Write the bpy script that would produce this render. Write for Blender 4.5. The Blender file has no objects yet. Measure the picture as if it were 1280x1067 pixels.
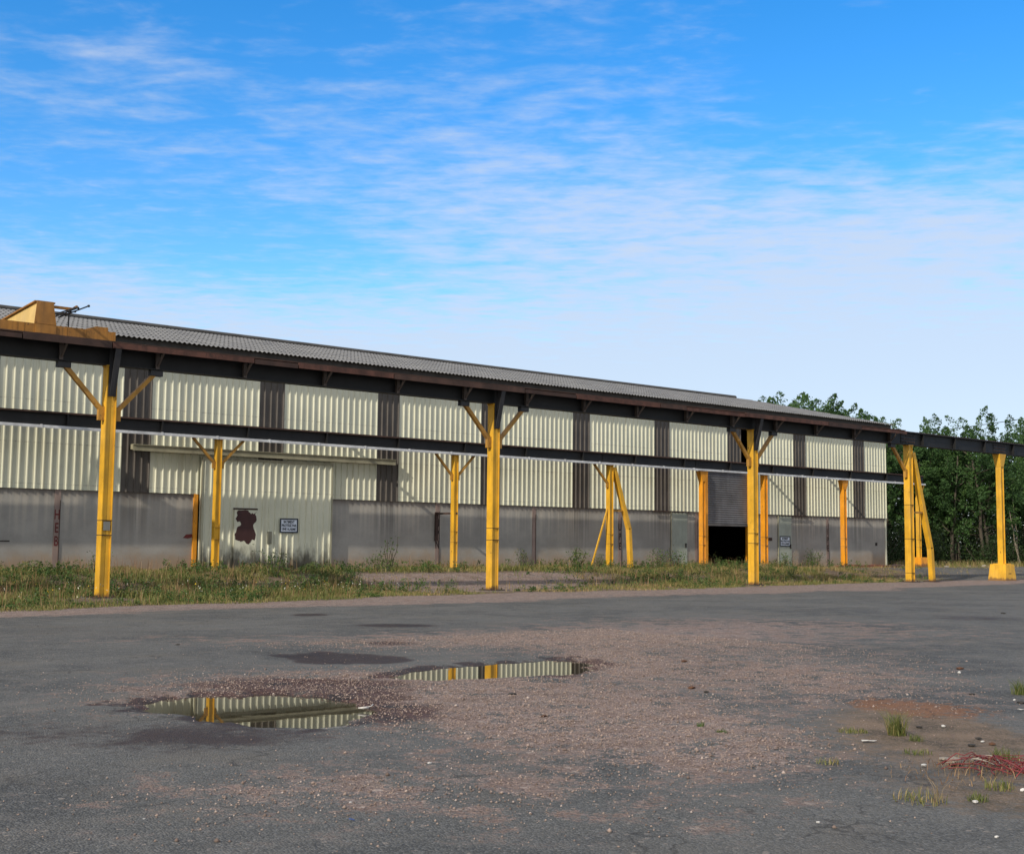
import bpy, math, random
import numpy as np
from mathutils import Vector, Matrix, Quaternion
R = math.radians
rng = np.random.default_rng(11)
random.seed(5)
scene = bpy.context.scene
col = scene.collection

# ------------------------------------------------------------------ camera
EYE = 1.5
FPX, YAW, PITCH, ROLL = 1580.24, 0.68669, 0.09235, 0.01005      # from the vanishing points of the photograph
cyw, syw = math.cos(YAW), math.sin(YAW)
FWD = Vector((syw*math.cos(PITCH), cyw*math.cos(PITCH), math.sin(PITCH)))
r0 = Vector((cyw, -syw, 0)); u0 = r0.cross(FWD)
RIGHT = r0*math.cos(ROLL) + u0*math.sin(ROLL)
UP = u0*math.cos(ROLL) - r0*math.sin(ROLL)
cam_data = bpy.data.cameras.new('camera'); cam = bpy.data.objects.new('camera', cam_data); col.objects.link(cam)
M = Matrix((RIGHT, UP, -FWD)).transposed().to_4x4(); M.translation = (0, 0, EYE)
cam.matrix_world = M
cam_data.sensor_width = 36; cam_data.lens = 36*FPX/1280
cam_data.clip_start = 0.1; cam_data.clip_end = 3000
scene.camera = cam

# ------------------------------------------------------------------ sky, sun, exposure
SUN_AZ, SUN_EL = 255.0, 31.7          # clockwise from +Y
world = bpy.data.worlds.new('World'); scene.world = world; world.use_nodes = True
wt = world.node_tree; wn, wl = wt.nodes, wt.links
wn.clear()
def N(nodes, t, **kw):
    n = nodes.new(t)
    for k, v in kw.items():
        if k in n.inputs.keys(): n.inputs[k].default_value = v
        else: setattr(n, k, v)
    return n
def mth(nt, op, a, b=None, c=None, clamp=False):
    n = nt.nodes.new('ShaderNodeMath'); n.operation = op; n.use_clamp = clamp
    for i, v in enumerate((a, b, c)):
        if v is None: continue
        if isinstance(v, (int, float)): n.inputs[i].default_value = v
        else: nt.links.new(v, n.inputs[i])
    return n.outputs[0]
def mixc(nt, f, a, b, blend='MIX'):
    n = nt.nodes.new('ShaderNodeMix'); n.data_type = 'RGBA'; n.blend_type = blend
    for i, v in ((0, f), (6, a), (7, b)):
        if isinstance(v, (int, float)): n.inputs[i].default_value = v
        elif isinstance(v, tuple): n.inputs[i].default_value = v if len(v) == 4 else v + (1,)
        else: nt.links.new(v, n.inputs[i])
    return n.outputs[2]
def ramp(nt, v, a, b, smooth=True):
    n = nt.nodes.new('ShaderNodeMapRange'); n.interpolation_type = 'SMOOTHSTEP' if smooth else 'LINEAR'
    n.inputs[1].default_value = a; n.inputs[2].default_value = b
    nt.links.new(v, n.inputs[0]); return n.outputs[0]
def noise(nt, vec, scale, detail=4, rough=.55, dist=0):
    n = nt.nodes.new('ShaderNodeTexNoise'); n.inputs['Scale'].default_value = scale
    n.inputs['Detail'].default_value = detail; n.inputs['Roughness'].default_value = rough; n.inputs['Distortion'].default_value = dist
    if vec is not None: nt.links.new(vec, n.inputs['Vector'])
    return n.outputs[0]
def vscale(nt, vec, s, off=(0, 0, 0)):
    n = nt.nodes.new('ShaderNodeMapping'); n.inputs['Scale'].default_value = s; n.inputs['Location'].default_value = off
    nt.links.new(vec, n.inputs['Vector']); return n.outputs[0]

sky = wn.new('ShaderNodeTexSky'); sky.sky_type = 'NISHITA'; sky.sun_disc = False
sky.sun_elevation = R(SUN_EL); sky.sun_rotation = R(SUN_AZ)
sky.air_density = 1.0; sky.dust_density = 0.3; sky.ozone_density = 2.0; sky.altitude = 200
hs = wn.new('ShaderNodeHueSaturation'); hs.inputs['Saturation'].default_value = 1.44; hs.inputs['Value'].default_value = 1.13; hs.inputs['Hue'].default_value = .504
wl.new(sky.outputs[0], hs.inputs['Color'])
tc = wn.new('ShaderNodeTexCoord'); sep = wn.new('ShaderNodeSeparateXYZ'); wl.new(tc.outputs['Generated'], sep.inputs[0])
zc = mth(wt, 'MAXIMUM', sep.outputs[2], 0.02)
# directions on a flat cloud layer, turned so that u runs along the cloud rows
az = R(44)
uu = mth(wt, 'DIVIDE', mth(wt, 'SUBTRACT', mth(wt, 'MULTIPLY', sep.outputs[0], math.cos(az)), mth(wt, 'MULTIPLY', sep.outputs[1], math.sin(az))), zc)
vv = mth(wt, 'DIVIDE', mth(wt, 'ADD', mth(wt, 'MULTIPLY', sep.outputs[0], math.sin(az)), mth(wt, 'MULTIPLY', sep.outputs[1], math.cos(az))), zc)
cmb = wn.new('ShaderNodeCombineXYZ'); wl.new(uu, cmb.inputs[0]); wl.new(vv, cmb.inputs[1])
pl = cmb.outputs[0]
n1 = noise(wt, vscale(wt, pl, (1.5, 2.2, 1)), 2.6, 6, .6, .35)
n2 = noise(wt, vscale(wt, pl, (.5, .55, 1), (3.1, 1.7, 0)), 1.0, 3, .5, .6)
n3 = noise(wt, vscale(wt, pl, (1.0, 1.3, 1), (9, 4, 0)), 7.0, 4, .6, .2)
n4 = noise(wt, vscale(wt, pl, (1.0, 1.8, 1), (2, 8, 0)), 11.0, 3, .55, .3)
def wblob(px, py, wx, wy):              # a patch of thicker cloud round one direction of the sky
    d = (FWD + RIGHT*((px-640)/FPX) - UP*((py-533.5)/FPX)).normalized()
    a0, e0 = math.atan2(d.x, d.y), math.asin(d.z)
    aa = mth(wt, 'ARCTAN2', sep.outputs[0], sep.outputs[1]); ee = mth(wt, 'ARCSINE', sep.outputs[2])
    da = mth(wt, 'DIVIDE', mth(wt, 'SUBTRACT', aa, a0), wx/FPX); de = mth(wt, 'DIVIDE', mth(wt, 'SUBTRACT', ee, e0), wy/FPX)
    r2 = mth(wt, 'ADD', mth(wt, 'MULTIPLY', da, da), mth(wt, 'MULTIPLY', de, de))
    return mth(wt, 'EXPONENT', mth(wt, 'MULTIPLY', r2, -1.0))
cov = None
for (px, py, wx, wy, a) in ((790, 290, 430, 100, .27), (1180, 320, 330, 80, .26), (155, 70, 90, 16, .20), (60, 105, 150, 40, .06), (480, 200, 330, 60, .06), (720, 90, 260, 60, .03),
                            (60, 350, 200, 40, .14), (330, 20, 400, 60, -.12), (1130, 90, 260, 120, -.24), (330, 300, 170, 60, -.14), (1000, 400, 500, 60, .05)):
    b = mth(wt, 'MULTIPLY', wblob(px, py, wx, wy), a)
    cov = b if cov is None else mth(wt, 'ADD', cov, b)
hor = ramp(wt, sep.outputs[2], .215, .10)
dens = mth(wt, 'ADD', mth(wt, 'ADD', mth(wt, 'MULTIPLY', n1, .62), mth(wt, 'MULTIPLY', n2, .35)), mth(wt, 'ADD', mth(wt, 'ADD', mth(wt, 'MULTIPLY', n3, .50), mth(wt, 'MULTIPLY', n4, .22)), cov))
dens = mth(wt, 'ADD', dens, mth(wt, 'MULTIPLY', hor, .78))
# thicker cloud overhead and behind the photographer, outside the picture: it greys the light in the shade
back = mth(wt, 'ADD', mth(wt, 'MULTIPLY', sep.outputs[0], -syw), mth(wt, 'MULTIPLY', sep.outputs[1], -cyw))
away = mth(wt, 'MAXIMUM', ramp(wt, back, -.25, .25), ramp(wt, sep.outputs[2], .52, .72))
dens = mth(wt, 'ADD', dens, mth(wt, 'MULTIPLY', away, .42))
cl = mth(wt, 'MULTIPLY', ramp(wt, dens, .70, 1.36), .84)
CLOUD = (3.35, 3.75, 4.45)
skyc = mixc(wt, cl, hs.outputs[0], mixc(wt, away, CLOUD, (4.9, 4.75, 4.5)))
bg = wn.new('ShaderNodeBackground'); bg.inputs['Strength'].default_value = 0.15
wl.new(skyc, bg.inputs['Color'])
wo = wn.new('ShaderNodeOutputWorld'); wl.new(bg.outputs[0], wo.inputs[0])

sd = Vector((math.sin(R(SUN_AZ))*math.cos(R(SUN_EL)), math.cos(R(SUN_AZ))*math.cos(R(SUN_EL)), math.sin(R(SUN_EL))))
sun_data = bpy.data.lights.new('sun', 'SUN'); sun_data.energy = 3.1; sun_data.angle = R(.8); sun_data.color = (1, .91, .76)
sun = bpy.data.objects.new('sun', sun_data); col.objects.link(sun)
sun.rotation_mode = 'QUATERNION'; sun.rotation_quaternion = sd.to_track_quat('Z', 'Y'); sun.location = sd*150
scene.view_settings.view_transform = 'Standard'; scene.view_settings.look = 'None'
scene.view_settings.exposure = 0.35; scene.view_settings.gamma = 1; scene.view_settings.use_curve_mapping = False

# ------------------------------------------------------------------ helpers
def tag(o, label=None, cat=None, group=None, kind=None):
    for k, v in (('label', label), ('category', cat), ('group', group), ('kind', kind)):
        if v: o[k] = v
    return o
WORLD_LOC = {}
def empty(name, loc, label=None, cat=None, group=None, rz=0):
    o = bpy.data.objects.new(name, None); col.objects.link(o); o.location = loc; o.rotation_euler.z = rz; o.empty_display_size = .3
    WORLD_LOC[o] = Vector(loc); return tag(o, label, cat, group)
class MB:
    def __init__(s): s.v = []; s.f = []; s.m = []; s.mi = 0; s.tint = None
    def add(s, vs, fs):
        n = len(s.v); s.v += [tuple(p) for p in vs]; s.f += [tuple(i+n for i in f) for f in fs]; s.m += [s.mi]*len(fs)
    def box(s, x0, x1, y0, y1, z0, z1):
        s.add([(x0,y0,z0),(x1,y0,z0),(x1,y1,z0),(x0,y1,z0),(x0,y0,z1),(x1,y0,z1),(x1,y1,z1),(x0,y1,z1)],
              [(3,2,1,0),(4,5,6,7),(0,1,5,4),(1,2,6,5),(2,3,7,6),(3,0,4,7)])
    def frustum(s, b, t):       # b,t = (x0,x1,y0,y1,z)
        s.add([(b[0],b[2],b[4]),(b[1],b[2],b[4]),(b[1],b[3],b[4]),(b[0],b[3],b[4]),(t[0],t[2],t[4]),(t[1],t[2],t[4]),(t[1],t[3],t[4]),(t[0],t[3],t[4])],
              [(3,2,1,0),(4,5,6,7),(0,1,5,4),(1,2,6,5),(2,3,7,6),(3,0,4,7)])
    def bar(s, p, q, w, h, ref=(0,1,0)):     # w across ref direction, h along ref
        p, q = Vector(p), Vector(q); d = (q-p).normalized(); r = Vector(ref); a = d.cross(r).normalized()*(w/2); b = d.cross(a).normalized()*(h/2)
        vs = [p-a-b,p+a-b,p+a+b,p-a+b,q-a-b,q+a-b,q+a+b,q-a+b]
        s.add(vs, [(3,2,1,0),(4,5,6,7),(0,1,5,4),(1,2,6,5),(2,3,7,6),(3,0,4,7)])
    def tube(s, pts, rad, n=6):
        pts = [Vector(p) for p in pts]; rads = rad if isinstance(rad, (list, tuple)) else [rad]*len(pts)
        rings = []; prev = None
        for i, p in enumerate(pts):
            d = (pts[min(i+1,len(pts)-1)]-pts[max(i-1,0)])
            d = d.normalized() if d.length > 1e-9 else Vector((0,0,1))
            a = prev - d*prev.dot(d) if prev is not None else d.orthogonal()
            a = a.normalized() if a.length > 1e-6 else d.orthogonal().normalized()
            prev = a; b = d.cross(a)
            rings.append([p + a*math.cos(2*math.pi*k/n)*rads[i] + b*math.sin(2*math.pi*k/n)*rads[i] for k in range(n)])
        vs = [v for r_ in rings for v in r_]; fs = []
        for i in range(len(pts)-1):
            for k in range(n): fs.append((i*n+k, i*n+(k+1)%n, (i+1)*n+(k+1)%n, (i+1)*n+k))
        fs.append(tuple(range(n-1,-1,-1))); fs.append(tuple((len(pts)-1)*n+k for k in range(n)))
        s.add(vs, fs)
    def prism(s, poly, y0, y1):       # polygon in XZ pushed along Y
        n = len(poly); s.add([(x,y0,z) for x,z in poly]+[(x,y1,z) for x,z in poly],
            [tuple(range(n)), tuple(range(2*n-1,n-1,-1))]+[(i,(i+1)%n,(i+1)%n+n,i+n)[::-1] for i in range(n)])
    def prism_x(s, poly, x0, x1):     # polygon in YZ pushed along X
        n = len(poly); s.add([(x0,y,z) for y,z in poly]+[(x1,y,z) for y,z in poly],
            [tuple(range(n-1,-1,-1)), tuple(range(n,2*n))]+[(i,(i+1)%n,(i+1)%n+n,i+n) for i in range(n)])
    def lump(s, c, r, rs=.25, n=1):
        pr = [(0,0,1),(0,0,-1)]+[(math.cos(a),math.sin(a),h) for h,o in ((.5,0),(-.45,.5)) for a in [(k+o)*2*math.pi/6 for k in range(6)]]
        vs = [(c[0]+p[0]*r[0]*(1+random.uniform(-rs,rs)), c[1]+p[1]*r[1]*(1+random.uniform(-rs,rs)), c[2]+p[2]*r[2]*(1+random.uniform(-rs,rs))) for p in pr]
        fs = []
        for k in range(6):
            a, b = 2+k, 2+(k+1)%6; e, g = 8+k, 8+(k+1)%6
            fs += [(0,a,b),(a,e,b),(b,e,g),(1,g,e)]
        s.add(vs, fs)
    def build(s, name, mats, parent=None, smooth=False, origin=None):
        if not isinstance(mats, (list, tuple)): mats = [mats]
        o3 = Vector((0,0,0))
        if parent is not None: o3 = WORLD_LOC.get(parent, o3)
        elif origin is not None: o3 = Vector(origin)
        me = bpy.data.meshes.new(name)
        me.from_pydata([(a-o3.x, b-o3.y, c-o3.z) for a,b,c in s.v], [], s.f)
        for m in mats: me.materials.append(m)
        if len(mats) > 1: me.polygons.foreach_set('material_index', s.m)
        if s.tint is not None:
            at = me.attributes.new('tint', 'FLOAT', 'FACE'); at.data.foreach_set('value', s.tint)
        if smooth: me.polygons.foreach_set('use_smooth', [True]*len(me.polygons))
        me.update()
        ob = bpy.data.objects.new(name, me); col.objects.link(ob)
        if parent is not None: ob.parent = parent; WORLD_LOC[ob] = o3
        elif origin is not None: ob.location = o3; WORLD_LOC[ob] = o3
        return ob
def copy_tree(o, parent=None):
    c = o.copy(); col.objects.link(c)
    if parent is not None: c.parent = parent
    for ch in list(o.children): copy_tree(ch, c)
    return c
def text_mesh(mb, txt, x, z, y, size, sx=1.0, align='CENTER', bold=.0):
    cu = bpy.data.curves.new('t', 'FONT'); cu.body = txt; cu.size = size; cu.align_x = align; cu.align_y = 'CENTER'; cu.extrude = .002; cu.offset = bold
    to = bpy.data.objects.new('t', cu); me = bpy.data.meshes.new_from_object(to)
    mb.add([(x+v.co.x*sx, y-v.co.z, z+v.co.y) for v in me.vertices], [tuple(p.vertices) for p in me.polygons])
    bpy.data.objects.remove(to); bpy.data.meshes.remove(me); bpy.data.curves.remove(cu)
def gp(px, py, z=0.0):            # where a ray of the photograph meets the yard
    d = FWD + RIGHT*((px-640)/FPX) - UP*((py-533.5)/FPX); t = (z-EYE)/d.z
    return (d.x*t, d.y*t)
def vnoise(x, y, s, seed):        # smooth value noise, numpy
    g = np.random.default_rng(seed).random((64, 64)); x = np.asarray(x)/s+1000; y = np.asarray(y)/s+1000
    xi = np.floor(x).astype(int); yi = np.floor(y).astype(int); fx = x-xi; fy = y-yi
    fx = fx*fx*(3-2*fx); fy = fy*fy*(3-2*fy); a = lambda i,j: g[(xi+i)%64,(yi+j)%64]
    return (a(0,0)*(1-fx)+a(1,0)*fx)*(1-fy)+(a(0,1)*(1-fx)+a(1,1)*fx)*fy
def sstep(a, b, x): t = np.clip((x-a)/(b-a), 0, 1); return t*t*(3-2*t)

# ------------------------------------------------------------------ materials
def new_mat(name):
    m = bpy.data.materials.new(name); m.use_nodes = True; nt = m.node_tree; b = nt.nodes['Principled BSDF']
    g = nt.nodes.new('ShaderNodeNewGeometry'); return m, nt, b, g.outputs['Position']
def bump(nt, b, h, strength=.3, dist=.02):
    n = nt.nodes.new('ShaderNodeBump'); n.inputs['Strength'].default_value = strength; n.inputs['Distance'].default_value = dist
    nt.links.new(h, n.inputs['Height']); nt.links.new(n.outputs[0], b.inputs['Normal'])
def paint(name, c, rough=.5, var=.25, rust=0.0, rustc=(.11,.045,.02), streak=0.0, spec=.5, sc=1.0, metal=0):
    m, nt, b, P = new_mat(name)
    n_ = noise(nt, vscale(nt, P, (1.3*sc, 1.3*sc, .8*sc)), 1.7, 5, .6)
    n_f = noise(nt, P, 14*sc, 4, .6)
    dark = tuple(v*(1-var) for v in c); lite = tuple(min(1, v*(1+var*.55)) for v in c)
    cc = mixc(nt, ramp(nt, n_, .3, .7), dark, lite)
    cc = mixc(nt, mth(nt, 'MULTIPLY', ramp(nt, n_f, .45, .75), var*.6), cc, tuple(v*.72 for v in c))
    if streak:
        ns = noise(nt, vscale(nt, P, (9, 9, .35)), 1.0, 4, .6)
        cc = mixc(nt, mth(nt, 'MULTIPLY', ramp(nt, ns, .48, .72), streak), cc, tuple(v*.45 for v in c))
    rf = None
    if rust:
        nr = noise(nt, vscale(nt, P, (3, 3, 1.6)), 2.2, 8, .68)
        rf = ramp(nt, nr, .74-rust*.3, .80-rust*.25)
        cc = mixc(nt, rf, cc, mixc(nt, ramp(nt, n_f, .35, .65), rustc, tuple(v*.5 for v in rustc)))
    if rust:
        ch = noise(nt, vscale(nt, P, (1, 1, .7), (3, 1, 2)), 7.5, 7, .7)
        cc = mixc(nt, mth(nt, 'MULTIPLY', ramp(nt, ch, .66-rust*.1, .69-rust*.1), .85), cc, tuple(v*.6 for v in rustc))
        fd = noise(nt, vscale(nt, P, (.6, .6, .5), (8, 3, 1)), 1.2, 5, .6)
        cc = mixc(nt, mth(nt, 'MULTIPLY', ramp(nt, fd, .45, .75), .18), cc, tuple(.5*v+.5*(.3*c[0]+.5*c[1]+.1*c[2]) for v in c))
    nt.links.new(cc, b.inputs['Base Color']); b.inputs['Roughness'].default_value = rough; b.inputs['Metallic'].default_value = metal
    b.inputs['Specular IOR Level'].default_value = spec
    bump(nt, b, n_f, .12, .01)
    return m
def foot_rust(m, z0, h):
    nt = m.node_tree; b = nt.nodes['Principled BSDF']; lk = b.inputs['Base Color'].links[0]; src = lk.from_socket
    g = nt.nodes.new('ShaderNodeNewGeometry'); sx = nt.nodes.new('ShaderNodeSeparateXYZ'); nt.links.new(g.outputs['Position'], sx.inputs[0])
    n_ = noise(nt, vscale(nt, g.outputs['Position'], (6, 6, 2.5)), 1.5, 6, .65)
    e = mth(nt, 'SUBTRACT', mth(nt, 'MULTIPLY', n_, h*2.2), mth(nt, 'SUBTRACT', sx.outputs[2], z0))
    nt.links.new(mixc(nt, mth(nt, 'MULTIPLY', ramp(nt, e, 0, .12), .85), src, (.13, .06, .025)), b.inputs['Base Color'])
YEL = paint('yellow_paint', (.68, .365, .017), .6, .24, rust=.2, streak=.4)
ORG = paint('orange_paint', (.72, .285, .008), .55, .22, rust=.14, streak=.3)
foot_rust(YEL, 0, .16); foot_rust(ORG, .5, .2)
BRACE = paint('worn_yellow_paint', (.38, .19, .025), .65, .35, rust=.4, streak=.3)
CRANE = paint('faded_crane_paint', (.32, .14, .02), .7, .35, rust=.32, streak=.7)
CRANE_LIT = paint('crane_paint_sunlit_tone', (.62, .42, .13), .6, .15, rust=.03)  # crane paint with the sunlight on the girder side put into the colour
BLK = paint('black_paint', (.0105, .0105, .0115), .6, .35, rust=.10, rustc=(.04,.02,.013), spec=.35)
RUST = paint('rusty_steel', (.062, .031, .022), .8, .45, rust=.3, rustc=(.17,.07,.035), streak=.3)
RUSTD = paint('dark_rusty_steel', (.045, .022, .016), .8, .4, rust=.2)
WHT = paint('white_conduit', (.55, .56, .58), .45, .25, streak=.1)
DOORP = paint('pale_green_door_paint', (.30, .33, .28), .55, .15, rust=.03, streak=.2)
SHUT = paint('shutter_steel', (.135, .14, .152), .45, .25, rust=.02, streak=.35)
TRANS = paint('aged_translucent_sheet', (.070, .058, .048), .5, .25, streak=.5)
TRACK = paint('track_paint', (.33, .31, .215), .5, .2, rust=.08, streak=.25)
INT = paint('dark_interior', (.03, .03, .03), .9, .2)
SIGNW = paint('sign_white', (.62, .68, .78), .4, .06)
SIGNB = paint('sign_dark_blue', (.012, .02, .035), .4, .1)
REDM = paint('faded_red_marking', (.13, .022, .022), .8, .3)
BLKM = paint('faded_black_marking', (.022, .014, .012), .8, .3)
STRUT = paint('dusty_strut', (.085, .066, .056), .8, .3, rust=.2)
GUS = paint('dull_gusset_paint', (.028, .028, .031), .65, .35, rust=.1, rustc=(.04,.02,.013))
RUSTV = paint('reddish_rust', (.088, .036, .025), .85, .5, rust=.45, rustc=(.06,.03,.022), streak=.5, sc=1.5)
GREYF = paint('grey_eave_board', (.055, .052, .05), .85, .3)
PINKISH = paint('primer_column', (.26, .19, .165), .8, .2, rust=.12, rustc=(.17,.07,.05), streak=.2)
MAROON = paint('peeled_dark_primer', (.055, .016, .014), .7, .3)
REDWIRE = paint('red_plastic', (.19, .022, .024), .6, .4)
PALE = paint('pale_litter', (.55, .53, .50), .85, .25, sc=6)
BLUE = paint('blue_plastic', (.02, .06, .22), .5, .1)
PADM = paint('weathered_pad', (.11, .10, .085), .9, .3)
RUB = paint('grey_rubble', (.24, .21, .175), .95, .35)
STONE = paint('pale_stone', (.33, .295, .25), .9, .25)
DKST = paint('dark_clod', (.035, .03, .025), .95, .3)
BROWNST = paint('brown_clod', (.10, .045, .022), .95, .3)
POLE = paint('weathered_wood', (.12, .09, .06), .9, .3)

def cladding_mat(name, moss):
    m, nt, b, P = new_mat(name)
    sx = nt.nodes.new('ShaderNodeSeparateXYZ'); nt.links.new(P, sx.inputs[0]); z = sx.outputs[2]
    n_ = noise(nt, vscale(nt, P, (.5, .5, .5)), 1.2, 4, .55)
    c = mixc(nt, ramp(nt, n_, .3, .7), (.56, .565, .44), (.66, .655, .51))
    wnz = nt.nodes.new('ShaderNodeTexWhiteNoise'); wnz.noise_dimensions = '1D'; nt.links.new(mth(nt, 'FLOOR', mth(nt, 'ADD', sx.outputs[0], .59)), wnz.inputs['W'])
    c = mixc(nt, mth(nt, 'MULTIPLY', wnz.outputs['Value'], .22), c, (.46, .46, .37))
    ns = noise(nt, vscale(nt, P, (5, 5, .25)), 1.0, 5, .65)
    c = mixc(nt, mth(nt, 'MULTIPLY', ramp(nt, ns, .52, .75), .40), c, (.40, .35, .20))
    nf = noise(nt, vscale(nt, P, (8, 8, 3)), 2, 5, .7)
    c = mixc(nt, mth(nt, 'MULTIPLY', ramp(nt, nf, .55, .8), .25), c, (.22, .21, .15))
    # rows of screw heads and their dirt
    for zz in (3.25, 4.55, 5.9, 7.2):
        d = mth(nt, 'ABSOLUTE', mth(nt, 'SUBTRACT', z, zz)); k = mth(nt, 'MULTIPLY', ramp(nt, d, .035, .0), ramp(nt, nf, .4, .7))
        c = mixc(nt, mth(nt, 'MULTIPLY', k, .6), c, (.14, .12, .08))
    if moss:
        nm = noise(nt, vscale(nt, P, (2.2, 2.2, .9)), 1.5, 6, .65)
        e = mth(nt, 'SUBTRACT', mth(nt, 'ADD', mth(nt, 'MULTIPLY', nm, 1.9), .15), mth(nt, 'MULTIPLY', z, 1.0))
        c = mixc(nt, mth(nt, 'MULTIPLY', ramp(nt, e, -.35, .45), .92), c, (.05, .042, .026))
    nt.links.new(c, b.inputs['Base Color']); b.inputs['Roughness'].default_value = .42
    return m
CLAD = cladding_mat('cream_cladding', False); CLADM = cladding_mat('mossy_cream_cladding', True)

def concrete_mat():
    m, nt, b, P = new_mat('streaked_concrete')
    sx = nt.nodes.new('ShaderNodeSeparateXYZ'); nt.links.new(P, sx.inputs[0]); z = sx.outputs[2]; x = sx.outputs[0]
    n_ = noise(nt, vscale(nt, P, (.7, .7, .9)), 1.0, 5, .55)
    c = mixc(nt, ramp(nt, n_, .3, .7), (.245, .235, .218), (.335, .32, .295))
    # pale washed streaks running down from the cladding, with wavy lower ends
    ns = noise(nt, vscale(nt, P, (5.5, 5.5, .12)), 1.0, 3, .5)
    up = ramp(nt, mth(nt, 'ADD', z, mth(nt, 'MULTIPLY', ns, 1.3)), 2.1, 3.6)
    c = mixc(nt, mth(nt, 'MULTIPLY', mth(nt, 'MULTIPLY', ramp(nt, ns, .42, .62), up), .75), c, (.41, .375, .325))
    # dark run-off stains under each translucent strip (strips stand every 5 m)
    ph = mth(nt, 'FRACT', mth(nt, 'DIVIDE', mth(nt, 'SUBTRACT', x, 14.39), 5.0))
    d = mth(nt, 'ABSOLUTE', mth(nt, 'SUBTRACT', ph, .5)); below = ramp(nt, d, .17, .05)
    ns2 = noise(nt, vscale(nt, P, (7, 7, .2), (4, 0, 0)), 1.0, 4, .6)
    k = mth(nt, 'MULTIPLY', mth(nt, 'MULTIPLY', below, ramp(nt, ns2, .36, .62)), ramp(nt, z, .6, 3.0))
    c = mixc(nt, mth(nt, 'MULTIPLY', k, .55), c, (.07, .063, .055))
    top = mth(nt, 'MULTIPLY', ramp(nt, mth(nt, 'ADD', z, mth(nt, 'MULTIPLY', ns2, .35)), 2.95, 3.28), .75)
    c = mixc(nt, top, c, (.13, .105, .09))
    # ochre mud splash low down
    nm = noise(nt, vscale(nt, P, (1.1, 1.1, 1.4), (7, 2, 0)), 1.2, 5, .6)
    lo = mth(nt, 'MULTIPLY', ramp(nt, mth(nt, 'SUBTRACT', z, mth(nt, 'MULTIPLY', nm, 1.2)), .75, -.05), .75)
    c = mixc(nt, lo, c, (.30, .205, .125))
    nf = noise(nt, P, 22, 5, .7)
    c = mixc(nt, mth(nt, 'MULTIPLY', ramp(nt, nf, .5, .8), .3), c, (.12, .115, .105))
    nt.links.new(c, b.inputs['Base Color']); b.inputs['Roughness'].default_value = .9
    bump(nt, b, nf, .25, .01); return m
CONC = concrete_mat()

def roof_mat():
    m, nt, b, P = new_mat('fibre_cement_roofing')
    n_ = noise(nt, vscale(nt, P, (.8, 1.2, 1)), 1.0, 6, .65)
    c = mixc(nt, ramp(nt, n_, .3, .7), (.115, .115, .12), (.20, .198, .195))
    nf = noise(nt, vscale(nt, P, (3, 1, 1)), 5, 6, .7)
    c = mixc(nt, mth(nt, 'MULTIPLY', ramp(nt, nf, .5, .75), .7), c, (.07, .07, .065))
    sx = nt.nodes.new('ShaderNodeSeparateXYZ'); nt.links.new(P, sx.inputs[0])
    lap = mth(nt, 'FRACT', mth(nt, 'DIVIDE', mth(nt, 'SUBTRACT', sx.outputs[1], 39.64), 1.42))
    c = mixc(nt, mth(nt, 'MULTIPLY', ramp(nt, lap, .85, 1.0), .6), c, (.05, .05, .048))
    nt.links.new(c, b.inputs['Base Color']); b.inputs['Roughness'].default_value = .9
    return m
ROOF = roof_mat()
RIDGE = paint('dark_ridge_cap', (.06, .058, .056), .9, .3)

def leaf_mat(name, c0, c1, c2=None, transl=.25):
    m, nt, b, P = new_mat(name)
    a = nt.nodes.new('ShaderNodeAttribute'); a.attribute_name = 'tint'
    c = mixc(nt, ramp(nt, a.outputs['Fac'], 0, .7, False), c0, c1)
    if c2: c = mixc(nt, ramp(nt, a.outputs['Fac'], .72, 1.0, False), c, c2)
    nt.links.new(c, b.inputs['Base Color']); b.inputs['Roughness'].default_value = .6; b.inputs['Specular IOR Level'].default_value = .3
    t = nt.nodes.new('ShaderNodeBsdfTranslucent'); nt.links.new(c, t.inputs['Color'])
    mx = nt.nodes.new('ShaderNodeMixShader'); mx.inputs[0].default_value = transl
    nt.links.new(b.outputs[0], mx.inputs[1]); nt.links.new(t.outputs[0], mx.inputs[2])
    nt.links.new(mx.outputs[0], nt.nodes['Material Output'].inputs[0]); return m
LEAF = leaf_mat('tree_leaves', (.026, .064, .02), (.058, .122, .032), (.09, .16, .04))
LEAFD = leaf_mat('shade_toned_leaves', (.011, .026, .009), (.029, .054, .015), (.06, .11, .022))  # darker greens paint the shade under the tree canopy into the leaves
GRASS = leaf_mat('verge_grass', (.07, .10, .02), (.16, .165, .045), (.33, .235, .11), .2)
WEED = leaf_mat('weed_leaves', (.035, .075, .016), (.08, .13, .03), (.20, .16, .06), .2)
DRY = leaf_mat('dry_stems', (.16, .075, .04), (.27, .17, .08), (.33, .24, .13), .1)
BARK = paint('bark', (.075, .062, .045), .9, .3)

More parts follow.
